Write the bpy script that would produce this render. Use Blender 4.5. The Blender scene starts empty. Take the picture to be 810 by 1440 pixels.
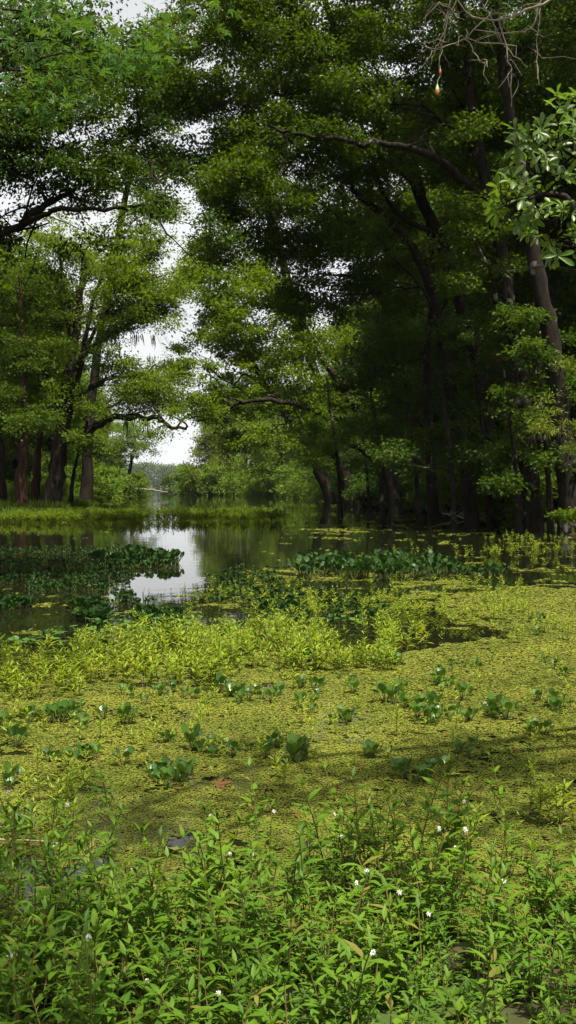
import bpy, math, random
import numpy as np

random.seed(11)
rng = np.random.default_rng(11)
scene = bpy.context.scene
COL = scene.collection
R = math.radians

# ------------------------------------------------------------------ frame of reference
CAM_Z, F, HX, HY = 1.6, 1413.0, 405.0, 684.0      # eye height, focal length in photo pixels, principal column, horizon row


def P(px, py, Y):
    return np.array([(px - HX) / F * Y, Y, CAM_Z + (HY - py) / F * Y])


def G(px, py, z=0.0):
    """point of the ground plane seen at a pixel"""
    Y = (CAM_Z - z) * F / max(py - HY, 0.5)
    return np.array([(px - HX) / F * Y, Y, z])


# ------------------------------------------------------------------ noise
_T2 = rng.random((256, 256))
_T3 = rng.random((48, 48, 48))


def vn2(x, y):
    xi = np.floor(x).astype(int); yi = np.floor(y).astype(int)
    fx = x - xi; fy = y - yi
    fx = fx * fx * (3 - 2 * fx); fy = fy * fy * (3 - 2 * fy)
    a = _T2[xi % 256, yi % 256]; b = _T2[(xi + 1) % 256, yi % 256]
    c = _T2[xi % 256, (yi + 1) % 256]; d = _T2[(xi + 1) % 256, (yi + 1) % 256]
    return (a * (1 - fx) + b * fx) * (1 - fy) + (c * (1 - fx) + d * fx) * fy


def fbm2(x, y, o=4):
    s = 0; a = 0.5; t = 0
    for k in range(o):
        s = s + a * vn2(x * 2 ** k + 17.3 * k, y * 2 ** k + 9.1 * k); t += a; a *= 0.5
    return s / t


def vn3(p):
    i = np.floor(p).astype(int); f = p - i; f = f * f * (3 - 2 * f)
    r = 0
    for dx in (0, 1):
        for dy in (0, 1):
            for dz in (0, 1):
                w = (f[:, 0] if dx else 1 - f[:, 0]) * (f[:, 1] if dy else 1 - f[:, 1]) * (f[:, 2] if dz else 1 - f[:, 2])
                r = r + w * _T3[(i[:, 0] + dx) % 48, (i[:, 1] + dy) % 48, (i[:, 2] + dz) % 48]
    return r


# ------------------------------------------------------------------ geometry containers (quads only)
class Geo:
    def __init__(s, V=None, Q=None, M=None):
        s.V = np.zeros((0, 3)) if V is None else np.asarray(V, float)
        s.Q = np.zeros((0, 4), int) if Q is None else np.asarray(Q, int)
        s.M = np.zeros(len(s.Q), int) if M is None else np.asarray(M, int)


def join(gs):
    gs = [g for g in gs if len(g.Q)]
    if not gs:
        return Geo()
    V, Q, M, o = [], [], [], 0
    for g in gs:
        V.append(g.V); Q.append(g.Q + o); M.append(g.M); o += len(g.V)
    return Geo(np.vstack(V), np.vstack(Q), np.concatenate(M))


def build(name, g, mats, parent=None, smooth=False, loc=None):
    me = bpy.data.meshes.new(name)
    nv, nq = len(g.V), len(g.Q)
    me.vertices.add(nv); me.loops.add(nq * 4); me.polygons.add(nq)
    me.vertices.foreach_set('co', g.V.astype(np.float32).ravel())
    me.loops.foreach_set('vertex_index', g.Q.astype(np.int32).ravel())
    me.polygons.foreach_set('loop_start', np.arange(0, nq * 4, 4, dtype=np.int32))
    me.polygons.foreach_set('material_index', g.M.astype(np.int32))
    me.polygons.foreach_set('use_smooth', np.full(nq, bool(smooth)))
    for m in (mats if isinstance(mats, (list, tuple)) else [mats]):
        me.materials.append(m)
    me.update(calc_edges=True)
    o = bpy.data.objects.new(name, me)
    COL.objects.link(o)
    if parent is not None:
        o.parent = parent
    if loc is not None:
        o.location = loc
    return o


def tag(o, label=None, cat=None, group=None, kind=None):
    if label: o['label'] = label
    if cat: o['category'] = cat
    if group: o['group'] = group
    if kind: o['kind'] = kind
    return o


def empty(name, loc=(0, 0, 0), rz=0.0):
    o = bpy.data.objects.new(name, None)
    o.empty_display_size = 0.2
    COL.objects.link(o); o.location = loc; o.rotation_euler = (0, 0, rz)
    return o


def copy_tree(o, parent=None):
    c = o.copy(); COL.objects.link(c)
    if parent is not None: c.parent = parent
    for ch in o.children:
        copy_tree(ch, c)
    return c


def norm(a):
    return a / (np.linalg.norm(a, axis=-1, keepdims=True) + 1e-9)


def spline(pts, n):
    """Catmull-Rom through pts"""
    pts = np.asarray(pts, float)
    if len(pts) == 2:
        t = np.linspace(0, 1, n)[:, None]
        return pts[0] * (1 - t) + pts[1] * t
    p = np.vstack([2 * pts[0] - pts[1], pts, 2 * pts[-1] - pts[-2]])
    m = len(pts) - 1
    u = np.linspace(0, m - 1e-6, n); i = u.astype(int); f = (u - i)[:, None]
    a, b, c, d = p[i], p[i + 1], p[i + 2], p[i + 3]
    return 0.5 * ((2 * b) + (-a + c) * f + (2 * a - 5 * b + 4 * c - d) * f ** 2 + (-a + 3 * b - 3 * c + d) * f ** 3)


def tube(pts, rad, seg=6, rough=0.0):
    pts = np.asarray(pts, float); n = len(pts)
    rad = np.broadcast_to(np.asarray(rad, float), (n,))
    T = norm(np.gradient(pts, axis=0))
    ref = np.array([0.31, 0.95, 0.05]) if abs(T[0][2]) > 0.7 else np.array([0.05, 0.1, 1.0])
    A = norm(np.cross(T, ref)); B = np.cross(T, A)
    th = np.linspace(0, 2 * math.pi, seg, endpoint=False)
    rr = rad[:, None] * (1 + rough * (rng.random((n, seg)) - 0.5))
    V = pts[:, None, :] + rr[..., None] * (np.cos(th)[None, :, None] * A[:, None, :] + np.sin(th)[None, :, None] * B[:, None, :])
    V = V.reshape(-1, 3)
    i = np.arange(n - 1)[:, None] * seg; j = np.arange(seg)[None, :]; k = (j + 1) % seg
    Q = np.stack([i + j, i + k, i + seg + k, i + seg + j], -1).reshape(-1, 4)
    return Geo(V, Q)


# ------------------------------------------------------------------ leaf templates: x along the leaf, y across, z out
def tmpl(rows, fold=0.15, droop=0.25, cols=1):
    """rows = [(t, halfwidth)]; two strips either side of the midrib"""
    V = []
    for t, w in rows:
        z = -droop * t * t
        V += [(t, -w, z + fold * w), (t, 0, z), (t, w, z + fold * w)]
    Q = []
    for i in range(len(rows) - 1):
        a = i * 3; b = a + 3
        Q += [(a, b, b + 1, a + 1), (a + 1, b + 1, b + 2, a + 2)]
    return np.array(V, float), np.array(Q, int)


T_RHOMB = (np.array([(0, 0, 0), (.45, -.27, .03), (1, 0, -.06), (.5, .27, .03)], float), np.array([(0, 1, 2, 3)]))
T_LANCE = tmpl([(0, .012), (.12, .05), (.35, .125), (.62, .11), (.85, .05), (1, .004)], .35, .22)
T_LANCE_S = tmpl([(0, .012), (.4, .13), (1, .006)], .3, .25)
T_OBOV = tmpl([(0, .02), (.3, .1), (.6, .19), (.82, .19), (.95, .1), (1, .02)], .35, .2)
T_ROUND = tmpl([(0, .12), (.12, .33), (.35, .47), (.62, .48), (.84, .34), (.96, .14), (1, .03)], .28, -.12)
T_PAD = tmpl([(0, .18), (.2, .42), (.5, .5), (.8, .4), (1, .14)], .10, -.02)


def lobed():
    V = [(0, 0, 0)]; Q = []
    for a, L in ((-100, .45), (-50, .75), (0, 1.0), (50, .75), (100, .45)):
        a = R(a); k = len(V)
        for r, da in ((L * .5, -.28), (L, 0), (L * .5, .28)):
            V.append((r * math.cos(a + da) + .15, r * math.sin(a + da), -.12 * r * r))
        Q.append((0, k, k + 1, k + 2))
    return np.array(V, float), np.array(Q, int)


T_LOBED = lobed()
T_STAR = (np.array([(0, -.5, 0), (.5, 0, 0.02), (0, .5, 0), (-.5, 0, -.02)], float), np.array([(0, 1, 2, 3)]))


def scatter(t, pos, d, up, size, wscale=1.0):
    """place a template at every position, leaf axis d, face normal up"""
    TV, TQ = t
    pos = np.asarray(pos, float); N = len(pos)
    if N == 0: return Geo()
    X = norm(np.asarray(d, float)); Z = np.asarray(up, float)
    Yv = norm(np.cross(Z, X)); Zv = np.cross(X, Yv)
    s = np.broadcast_to(np.asarray(size, float), (N,))[:, None, None]
    V = pos[:, None, :] + s * (TV[None, :, 0, None] * X[:, None, :] + wscale * TV[None, :, 1, None] * Yv[:, None, :] + TV[None, :, 2, None] * Zv[:, None, :])
    Q = (TQ[None] + (np.arange(N) * len(TV))[:, None, None]).reshape(-1, 4)
    return Geo(V.reshape(-1, 3), Q)


# ------------------------------------------------------------------ materials
def new_mat(name):
    m = bpy.data.materials.new(name); m.use_nodes = True
    nt = m.node_tree; nt.nodes.clear()
    out = nt.nodes.new('ShaderNodeOutputMaterial')
    return m, nt, out


def N(nt, t, **kw):
    n = nt.nodes.new(t)
    for k, v in kw.items():
        setattr(n, k, v)
    return n


def mixc(nt, f, a, b):
    m = N(nt, 'ShaderNodeMix', data_type='RGBA')
    for s, v in ((0, f), (6, a), (7, b)):
        if isinstance(v, (int, float)): m.inputs[s].default_value = v
        elif isinstance(v, tuple): m.inputs[s].default_value = (*v, 1)
        else: nt.links.new(v, m.inputs[s])
    return m.outputs[2]


def ramp(nt, src, a, b):
    r = N(nt, 'ShaderNodeMapRange'); r.inputs[1].default_value = a; r.inputs[2].default_value = b
    nt.links.new(src, r.inputs[0]); return r.outputs[0]


def noise(nt, scale, detail=3, rough=.6, dim='3D', vec=None):
    n = N(nt, 'ShaderNodeTexNoise'); n.inputs['Scale'].default_value = scale
    n.inputs['Detail'].default_value = detail; n.inputs['Roughness'].default_value = rough
    g = N(nt, 'ShaderNodeNewGeometry')
    nt.links.new(vec if vec is not None else g.outputs['Position'], n.inputs['Vector'])
    return n.outputs[0]


def leaf_mat(name, c1, c2, c3=None, trans=.40, gloss=.010, rough=.5, nscale=.35, odd=None, odd_at=.955):
    """real leaf-to-leaf and branch-to-branch colour differences"""
    m, nt, out = new_mat(name)
    g = N(nt, 'ShaderNodeNewGeometry')
    rnd = g.outputs['Random Per Island']
    c = mixc(nt, ramp(nt, noise(nt, nscale, 2), .35, .65), c1, c2)
    if c3 is not None:
        c = mixc(nt, ramp(nt, rnd, .45, 1.0), c, c3)
    if odd is not None:
        c = mixc(nt, ramp(nt, rnd, odd_at, odd_at + .004), c, odd)
    d = N(nt, 'ShaderNodeBsdfDiffuse'); nt.links.new(c, d.inputs[0])
    t = N(nt, 'ShaderNodeBsdfTranslucent')
    hs = N(nt, 'ShaderNodeHueSaturation'); hs.inputs['Hue'].default_value = .485
    hs.inputs['Saturation'].default_value = 1.12; hs.inputs['Value'].default_value = 1.5
    nt.links.new(c, hs.inputs['Color']); nt.links.new(hs.outputs[0], t.inputs[0])
    mx = N(nt, 'ShaderNodeMixShader'); mx.inputs[0].default_value = trans
    nt.links.new(d.outputs[0], mx.inputs[1]); nt.links.new(t.outputs[0], mx.inputs[2])
    gl = N(nt, 'ShaderNodeBsdfGlossy'); gl.inputs['Roughness'].default_value = rough
    gl.inputs[0].default_value = (1, 1, 1, 1)
    fr = N(nt, 'ShaderNodeLayerWeight'); fr.inputs[0].default_value = .25
    mul = N(nt, 'ShaderNodeMath', operation='MULTIPLY_ADD'); nt.links.new(fr.outputs['Fresnel'], mul.inputs[0])
    mul.inputs[1].default_value = gloss * 2; mul.inputs[2].default_value = gloss * .5
    m2 = N(nt, 'ShaderNodeMixShader'); nt.links.new(mul.outputs[0], m2.inputs[0])
    nt.links.new(mx.outputs[0], m2.inputs[1]); nt.links.new(gl.outputs[0], m2.inputs[2])
    nt.links.new(m2.outputs[0], out.inputs[0])
    return m


def rough_mat(name, c1, c2, scale, rough=.9, bump=.3, c3=None, s3=1.0, t3=.6, stretch=None):
    m, nt, out = new_mat(name)
    p = N(nt, 'ShaderNodeBsdfPrincipled'); p.inputs['Roughness'].default_value = rough
    p.inputs['Specular IOR Level'].default_value = .06
    vec = None
    if stretch:
        g = N(nt, 'ShaderNodeNewGeometry'); mp = N(nt, 'ShaderNodeMapping')
        mp.inputs['Scale'].default_value = stretch
        nt.links.new(g.outputs['Position'], mp.inputs[0]); vec = mp.outputs[0]
    nz = noise(nt, scale, 5, .65, vec=vec)
    c = mixc(nt, ramp(nt, nz, .35, .65), c1, c2)
    if c3 is not None:
        c = mixc(nt, ramp(nt, noise(nt, s3, 3), t3, t3 + .07), c, c3)
    nt.links.new(c, p.inputs['Base Color'])
    b = N(nt, 'ShaderNodeBump'); b.inputs['Strength'].default_value = bump; b.inputs['Distance'].default_value = .05
    nt.links.new(nz, b.inputs['Height']); nt.links.new(b.outputs[0], p.inputs['Normal'])
    nt.links.new(p.outputs[0], out.inputs[0])
    return m


M = {}
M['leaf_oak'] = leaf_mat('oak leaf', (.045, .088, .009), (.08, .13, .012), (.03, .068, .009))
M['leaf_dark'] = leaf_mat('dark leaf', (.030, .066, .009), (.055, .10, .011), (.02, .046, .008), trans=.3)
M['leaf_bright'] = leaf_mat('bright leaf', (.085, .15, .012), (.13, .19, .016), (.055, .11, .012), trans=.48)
M['leaf_far'] = leaf_mat('far leaf', (.09, .16, .02), (.13, .20, .022), (.06, .12, .015), nscale=.12)
M['leaf_yellow'] = leaf_mat('yellowing leaf', (.12, .17, .02), (.16, .18, .025), (.07, .13, .02), nscale=.5)
M['leaf_maple'] = leaf_mat('maple leaf', (.05, .11, .02), (.085, .15, .025), (.04, .10, .03), trans=.45, nscale=2)
M['leaf_near'] = leaf_mat('glossy broad leaf', (.08, .16, .02), (.12, .20, .03), (.10, .17, .035), trans=.38, gloss=.045, rough=.38, nscale=4)
M['leaf_brown'] = leaf_mat('dead leaf', (.22, .09, .035), (.16, .07, .03), (.12, .06, .03), trans=.2, nscale=4)
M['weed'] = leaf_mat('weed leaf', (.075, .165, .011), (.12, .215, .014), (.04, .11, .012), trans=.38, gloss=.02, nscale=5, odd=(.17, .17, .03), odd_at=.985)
M['weed_lit'] = leaf_mat('yellow weed leaf in sunlit colour', (.17, .25, .016), (.25, .31, .022), (.09, .16, .014), trans=.35, gloss=.025, nscale=2)  # brighter copy of the weed leaf, sunlight put into its colour
M['weed_stem'] = rough_mat('weed stem', (.10, .13, .03), (.16, .10, .045), 14, .6, .0)
M['flower'] = leaf_mat('flower head', (.7, .7, .62), (.8, .8, .75), None, trans=.2, gloss=.0)
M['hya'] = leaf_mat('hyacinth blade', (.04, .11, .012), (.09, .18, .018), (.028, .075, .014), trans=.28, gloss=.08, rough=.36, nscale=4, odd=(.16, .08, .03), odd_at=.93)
M['hya_shade'] = leaf_mat('hyacinth blade in shade colour', (.018, .052, .009), (.03, .072, .01), (.013, .04, .008), trans=.18, gloss=.028, rough=.42, nscale=4)  # darker copy of the hyacinth blade, shade put into its colour
M['hya_stem'] = rough_mat('hyacinth stalk', (.06, .12, .025), (.09, .07, .03), 20, .5, .0)
M['pad'] = leaf_mat('round floating leaf', (.045, .11, .018), (.065, .13, .02), (.035, .085, .015), trans=.2, gloss=.05, rough=.35, nscale=3)
M['duck'] = leaf_mat('duckweed frond', (.098, .126, .018), (.172, .195, .028), (.11, .115, .018), trans=.12, gloss=.012, rough=.5, nscale=1.3, odd=(.10, .07, .03))
M['grass'] = leaf_mat('bank grass', (.07, .12, .012), (.11, .16, .016), (.045, .08, .012), nscale=.4)
M['moss'] = leaf_mat('spanish moss', (.16, .19, .10), (.21, .23, .13), None, trans=.3, gloss=.0)
M['bark'] = rough_mat('dark bark', (.012, .010, .008), (.034, .027, .02), 5, .95, .8, stretch=(1, 1, .25))
M['bark_pale'] = rough_mat('mottled bark', (.012, .010, .008), (.032, .026, .02), 5, .95, .8, c3=(.20, .185, .155), s3=1.3, t3=.60, stretch=(1, 1, .35))
M['bark_red'] = rough_mat('reddish bark', (.025, .014, .010), (.065, .036, .024), 4, .95, .8, stretch=(1, 1, .2))
M['twig'] = rough_mat('bare twig', (.20, .17, .135), (.32, .28, .22), 25, .8, .1)
M['stick'] = rough_mat('bleached stick', (.30, .24, .14), (.42, .34, .2), 15, .8, .1)
M['ground'] = rough_mat('leaf litter ground', (.035, .028, .018), (.075, .055, .032), 2.5, .95, .6, c3=(.05, .08, .02), s3=.5, t3=.5)


def water_mat():
    m, nt, out = new_mat('swamp water')
    p = N(nt, 'ShaderNodeBsdfPrincipled')
    p.inputs['Roughness'].default_value = .02; p.inputs['IOR'].default_value = 1.33
    nt.links.new(mixc(nt, noise(nt, .3, 3), (.006, .008, .003), (.011, .013, .005)), p.inputs['Base Color'])
    g = N(nt, 'ShaderNodeNewGeometry'); mp = N(nt, 'ShaderNodeMapping'); mp.inputs['Scale'].default_value = (1, .8, 1)
    nt.links.new(g.outputs['Position'], mp.inputs[0])
    a = noise(nt, 1.6, 3, .5, vec=mp.outputs[0])
    b = N(nt, 'ShaderNodeBump'); b.inputs['Strength'].default_value = .10; b.inputs['Distance'].default_value = .03
    nt.links.new(a, b.inputs['Height']); nt.links.new(b.outputs[0], p.inputs['Normal'])
    nt.links.new(p.outputs[0], out.inputs[0])
    return m


M['water'] = water_mat()


def plain(name, col, rough=.5):
    m, nt, out = new_mat(name)
    p = N(nt, 'ShaderNodeBsdfPrincipled'); p.inputs['Roughness'].default_value = rough
    nt.links.new(mixc(nt, noise(nt, 60, 2), col, tuple(c * .85 for c in col)), p.inputs['Base Color'])
    nt.links.new(p.outputs[0], out.inputs[0])
    return m


M['f_green'] = plain('float green paint', (.42, .62, .22), .5)
M['f_orange'] = plain('float orange paint', (.7, .26, .12), .5)
M['f_red'] = plain('float red paint', (.5, .10, .07), .5)
M['line'] = plain('fishing line', (.55, .5, .4), .4)

# ------------------------------------------------------------------ terrain and water
RS = np.array([(-60, 5), (0, 6.5), (20, 8.6), (32, 9.4), (60, 9.4), (100, 6.5), (150, 4), (170, 0), (182, -13), (200, -21), (222, -20), (250, -8), (300, 30), (360, 160), (1500, 900)], float)
LS = np.array([(-60, -30), (30, -26), (46, -20), (55, -12.2), (75, -14), (120, -21), (190, -31), (240, -37), (262, -50), (300, -180), (1500, -900)], float)


def sr(Y): return np.interp(Y, RS[:, 0], RS[:, 1])
def sl(Y): return np.interp(Y, LS[:, 0], LS[:, 1])


def ground_z(x, Y):
    d = np.maximum(x - sr(Y), sl(Y) - x)                      # metres inland (negative: in the channel)
    d = np.maximum(d, (Y - 1400) * 1.0)                        # far shore of the lake
    d = np.maximum(d, (3.1 + .35 * np.sin(x * 2.3) - Y) * .5)                         # the bank the camera stands on
    h = np.where(d > 0, np.minimum(.12, d * .3) + .5 * (1 - np.exp(-np.maximum(d, 0) / 8)), np.maximum(-.7, d * .3))
    return h + .10 * (fbm2(x * .5 + 40, Y * .5 + 40) - .5) * (d > -1)


ys = np.concatenate([np.linspace(-30, 0, 30), np.linspace(1, 80, 130), np.geomspace(81, 3000, 110)])
us = np.concatenate([-np.geomspace(1500, 46, 26), np.linspace(-45, 40, 171), np.geomspace(41, 1500, 26)])
XX, YY = np.meshgrid(us, ys)
ZZ = ground_z(XX, YY)
nx, ny = len(us), len(ys)
i = (np.arange(ny - 1)[:, None] * nx + np.arange(nx - 1)[None]).ravel()
build('ground', Geo(np.stack([XX, YY, ZZ], -1).reshape(-1, 3), np.stack([i, i + 1, i + nx + 1, i + nx], -1)), M['ground'], smooth=True)['kind'] = 'structure'
wv = [(-1450, -25, 0), (1450, -25, 0), (1450, 1500, 0), (-1450, 1500, 0)]
build('water', Geo(wv, [(0, 1, 2, 3)]), M['water'])['kind'] = 'structure'


# ------------------------------------------------------------------ trees
SKY_GAPS = [np.array(g, float) for g in (
    [(262, 176), (300, 176), (302, 200), (270, 205)],
    [(214, 372), (252, 318), (268, 270), (286, 268), (276, 330), (246, 378), (226, 392)],
    [(244, 470), (262, 424), (290, 420), (290, 444), (262, 470)],
    [(182, 478), (232, 462), (244, 486), (236, 512), (212, 500)],
    [(230, 614), (268, 606), (262, 640), (254, 652), (230, 652)],
    [(172, 4), (192, 4), (190, 44), (160, 40)],
)]


def in_poly(px, py, poly):
    ins = np.zeros(len(px), bool); n = len(poly)
    for a in range(n):
        x1, y1 = poly[a]; x2, y2 = poly[(a + 1) % n]
        c = ((y1 > py) != (y2 > py)) & (px < (x2 - x1) * (py - y1) / (y2 - y1 + 1e-9) + x1)
        ins ^= c
    return ins


def open_gap(S):
    """the open strip over the channel, where no branch reached"""
    px = HX + S[:, 0] / np.maximum(S[:, 1], .1) * F; py = HY - (S[:, 2] - CAM_Z) / np.maximum(S[:, 1], .1) * F
    k = np.zeros(len(S), bool)
    for g in SKY_GAPS:
        k |= in_poly(px, py, g)
    return k


def sprays_in(lobe, sr_, dens, cut, gaps=True):
    c, r = lobe
    n = int(1.35 * dens * (r[0] * r[1] * r[2]) ** (2 / 3) / sr_ ** 2) + 6
    d = norm(rng.normal(size=(n, 3)))
    S = c + d * (rng.random((n, 1)) ** .45) * r
    S = S[(vn3(S / (sr_ * 2.2) + 7) > cut - .04) & (vn3(S / (sr_ * 3.6) + 21) > cut + .02)]
    if gaps and len(S):
        S = S[~open_gap(S)]
    return S


def leaf_cloud(S, sr_, per, size, t=T_RHOMB, flat=.45, updown=.55):
    if len(S) == 0: return Geo()
    n = len(S) * per
    C = np.repeat(S, per, 0)
    sc = np.repeat(rng.uniform(.55, 1.4, (len(S), 1)), per, 0)
    off = rng.normal(size=(n, 3)) * .40 * sr_ * sc * [1, 1, flat]
    d = norm(off + .35 * sr_ * rng.normal(size=(n, 3)))
    d[:, 2] -= .15
    up = np.array([0, 0, 1.0]) + updown * rng.normal(size=(n, 3))
    return scatter(t, C + off, d, up, size * rng.uniform(.65, 1.3, n))


def bez(a, b, lift, n=9, wob=.08):
    a = np.asarray(a); b = np.asarray(b); L = np.linalg.norm(b - a)
    m = a * .5 + b * .5 + np.array([0, 0, lift * L]) + rng.normal(size=3) * L * wob
    m2 = a * .8 + b * .2 + np.array([0, 0, lift * L * .3]) + rng.normal(size=3) * L * wob
    return spline([a, m2, m, b], n)


def tree(name, label, cat, path, r0, lobes, leafmat, barkmat, sr_=.7, per=135, lsize=.145, dens=5.0, cut=.33,
         group=None, extra_limbs=(), leaf_t=T_RHOMB, gaps=True, twigs=9, flare=.32, flat=.45, limb_r=.2):
    """path = world points of the trunk from the ground up; lobes = [(centre, radii)]; extra_limbs = [(points, radius)]"""
    base = np.array(path[0])
    root = empty(name, tuple(base)); tag(root, label, cat, group)
    n = max(10, len(path) * 5)
    tp = spline(path, n); t = np.linspace(0, 1, n)
    rad = r0 * (1 - .72 * t) * (1 + flare * np.exp(-t * n * .55))
    tp[1:-1] += rng.normal(size=(n - 2, 3)) * r0 * .12
    tr = tube(tp, rad, 10, .16); tr.V = tr.V - base
    build('trunk', tr, barkmat, root, True)
    allS = []; joints = []; jr = []
    for (c, r) in lobes:
        c = np.asarray(c, float); r = np.asarray(r, float)
        S = sprays_in((c, r), sr_, dens, cut, gaps)
        allS.append(S)
        hd = np.linalg.norm(tp[:, :2] - c[:2], axis=1)
        k = int(np.argmin(np.abs(tp[:, 2] - (c[2] - .55 * hd - .2 * r[2])) + .15 * hd))
        k = min(max(k + int(rng.integers(-n // 7, n // 9 + 1)), int(n * .25)), n - 1)
        start, rs = tp[k], rad[k] * .5
        if len(joints) > 12:                                   # fork from an earlier limb when one passes nearer
            J = np.array(joints); dj = np.linalg.norm(J - c, axis=1)
            q = int(np.argmin(dj + 1.2 * np.maximum(0, J[:, 2] - c[2])))
            if dj[q] < .8 * np.linalg.norm(c - start): start, rs = J[q], jr[q]
        L = np.linalg.norm(c - start)
        lr = min(rs, limb_r * r0 + .004 * L)
        lp = bez(start, c, .08, 12)
        for q in range(3, 10): joints.append(lp[q]); jr.append(max(lr * (1 - .07 * q) * .8, .02))
        tt = np.linspace(0, 1, 12)
        gs = [tube(lp, lr * (1 - .75 * tt), 7, .12)]
        if len(S):
            for q in rng.choice(len(S), min(twigs, len(S)), replace=False):
                j = int(rng.integers(4, 11))
                bp = bez(lp[j], S[q], .06, 6, .08)
                gs.append(tube(bp, lr * .28 * (1 - .8 * np.linspace(0, 1, 6)), 4))
        g = join(gs); g.V = g.V - base
        build('limb', g, barkmat, root, True)
    for pts, lr in extra_limbs:
        pp = spline(pts, len(pts) * 5); tt = np.linspace(0, 1, len(pp))
        pp[1:] += rng.normal(size=(len(pp) - 1, 3)) * lr * .25
        gs = [tube(pp, lr * (1 - .75 * tt), 7, .12)]
        for q in range(9):
            j = int(rng.integers(len(pp) // 3, len(pp)))
            L = .25 * np.linalg.norm(pp[-1] - pp[0])
            e = pp[j] + L * norm(rng.normal(size=3) * [1, 1, .6] + [0, 0, .25])
            gs.append(tube(bez(pp[j], e, .1, 6, .08), lr * .28 * (1 - .8 * np.linspace(0, 1, 6)), 4))
            S = e + rng.normal(size=(4, 3)) * sr_ * .5
            if gaps: S = S[~open_gap(S)]
            allS.append(S)
        g = join(gs); g.V = g.V - base
        build('limb', g, barkmat, root, True)
    S = np.vstack(allS)
    g = leaf_cloud(S, sr_, per, lsize, leaf_t, flat); g.V = g.V - base
    build('crown', g, leafmat, root)
    return root, S


def lob(px, py, Y, r, ry=None, rd=None):
    """lobe seen at a pixel with a radius in pixels at that distance"""
    k = Y / F
    return (P(px, py, Y), np.array([r * k, (rd if rd else r * 1.0) * k, (ry if ry else r * .75) * k]))


def moss_on(root, spots, n=7, L=(.4, 1.2)):
    base = np.array(root.location)
    for s in spots:
        gs = []
        for k in range(n):
            p = s + rng.normal(size=3) * [.10, .08, .05]
            ln = rng.uniform(*L); m = 5
            pts = p + np.stack([np.cumsum(rng.normal(size=m) * .03), np.cumsum(rng.normal(size=m) * .03), -np.linspace(0, ln, m)], 1)
            gs.append(tube(pts, .032 * rng.uniform(.6, 1.3) * np.array([.5, 1, .9, .6, .15]), 4))
        g = join(gs); g.V -= base
        build('hanging_moss', g, M['moss'], root)


gz = lambda x, Y: float(ground_z(np.array([float(x)]), np.array([float(Y)]))[0])


def base_at(px, Y):
    x = (px - HX) / F * Y
    return np.array([x, Y, gz(x, Y) - .1])


# ---- left bank: the large forked tree and its neighbours
Yl = 58
l1path = [base_at(70, Yl), P(80, 650, Yl), P(87, 600, Yl), P(95, 540, Yl), P(104, 480, Yl + 1), P(112, 420, Yl + 1), P(118, 360, Yl + 1)]
t, S1 = tree('tree', 'large dark forked tree with spreading mossy limbs, thickest on the left bank', 'tree',
     l1path, .52,
     [lob(130, 385, Yl, 75), lob(75, 400, Yl + 2, 70), lob(190, 375, Yl + 1, 55), lob(205, 430, Yl, 40), lob(165, 455, Yl - 1, 48, 30),
      lob(110, 350, Yl, 60), lob(60, 480, Yl, 50), lob(150, 540, Yl - 1, 50, 30), lob(205, 545, Yl - 2, 36, 24), lob(100, 560, Yl + 2, 45), lob(215, 350, Yl + 1, 36, 22), lob(170, 330, Yl + 2, 50, 26), lob(230, 420, Yl, 20, 20), lob(205, 320, Yl, 40, 24), lob(228, 355, Yl - 1, 24, 16), lob(180, 400, Yl - 1, 40, 26), lob(60, 340, Yl + 2, 70, 36), lob(130, 450, Yl + 3, 70, 40)],
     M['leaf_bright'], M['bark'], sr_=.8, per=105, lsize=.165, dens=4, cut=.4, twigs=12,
     extra_limbs=[([P(85, 612, Yl), P(100, 618, Yl - .5), P(125, 606, Yl - 1), P(165, 588, Yl - 2), P(215, 588, Yl - 2.5), P(238, 600, Yl - 3), P(262, 604, Yl - 3)], .3),
                  ([P(92, 560, Yl), P(110, 510, Yl - .5), P(140, 480, Yl - 1), P(180, 455, Yl - 1), P(225, 425, Yl - 1)], .26),
                  ([P(92, 570, Yl), P(120, 550, Yl - 1), P(160, 530, Yl - 2), P(210, 526, Yl - 2)], .2),
                  ([P(88, 600, Yl), P(66, 540, Yl - .5), P(54, 480, Yl - 1), P(50, 430, Yl - 1)], .2),
                  ([P(90, 600, Yl), P(108, 540, Yl), P(124, 450, Yl - .5), P(150, 370, Yl - 1), P(172, 330, Yl - 1)], .2),
                  ([P(88, 610, Yl), P(100, 560, Yl + .5), P(98, 480, Yl + 1), P(88, 400, Yl + 1), P(84, 340, Yl + 1)], .2),
                  ([P(96, 540, Yl), P(130, 470, Yl - 1), P(170, 415, Yl - 1.5), P(218, 385, Yl - 1.5)], .14),
                  ([P(86, 600, Yl), P(70, 560, Yl - 1), P(40, 500, Yl - 1.5), P(16, 430, Yl - 1.5)], .15)])
moss_on(t, [P(x, y, Yl - 1.5) for x, y in ((168, 480), (186, 470), (160, 470), (150, 490), (215, 470), (200, 520), (180, 500), (172, 455), (210, 500), (150, 515), (196, 470), (178, 592), (205, 594), (120, 560), (222, 560))], 6, (.3, 1.1))
tree('tree', 'straight dark trunk left of the large forked tree, with rough reddish bark', 'tree',
     [base_at(28, 55), P(32, 640, 55), P(34, 560, 55), P(30, 480, 55.5), P(28, 380, 56)], .33,
     [lob(20, 400, 56, 80), lob(-40, 440, 56, 80), lob(30, 500, 55, 55, 35), lob(-20, 560, 54, 60, 30), lob(45, 590, 53, 50, 22)],
     M['leaf_oak'], M['bark_red'], sr_=.8, per=105, lsize=.165, dens=4.5)
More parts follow.
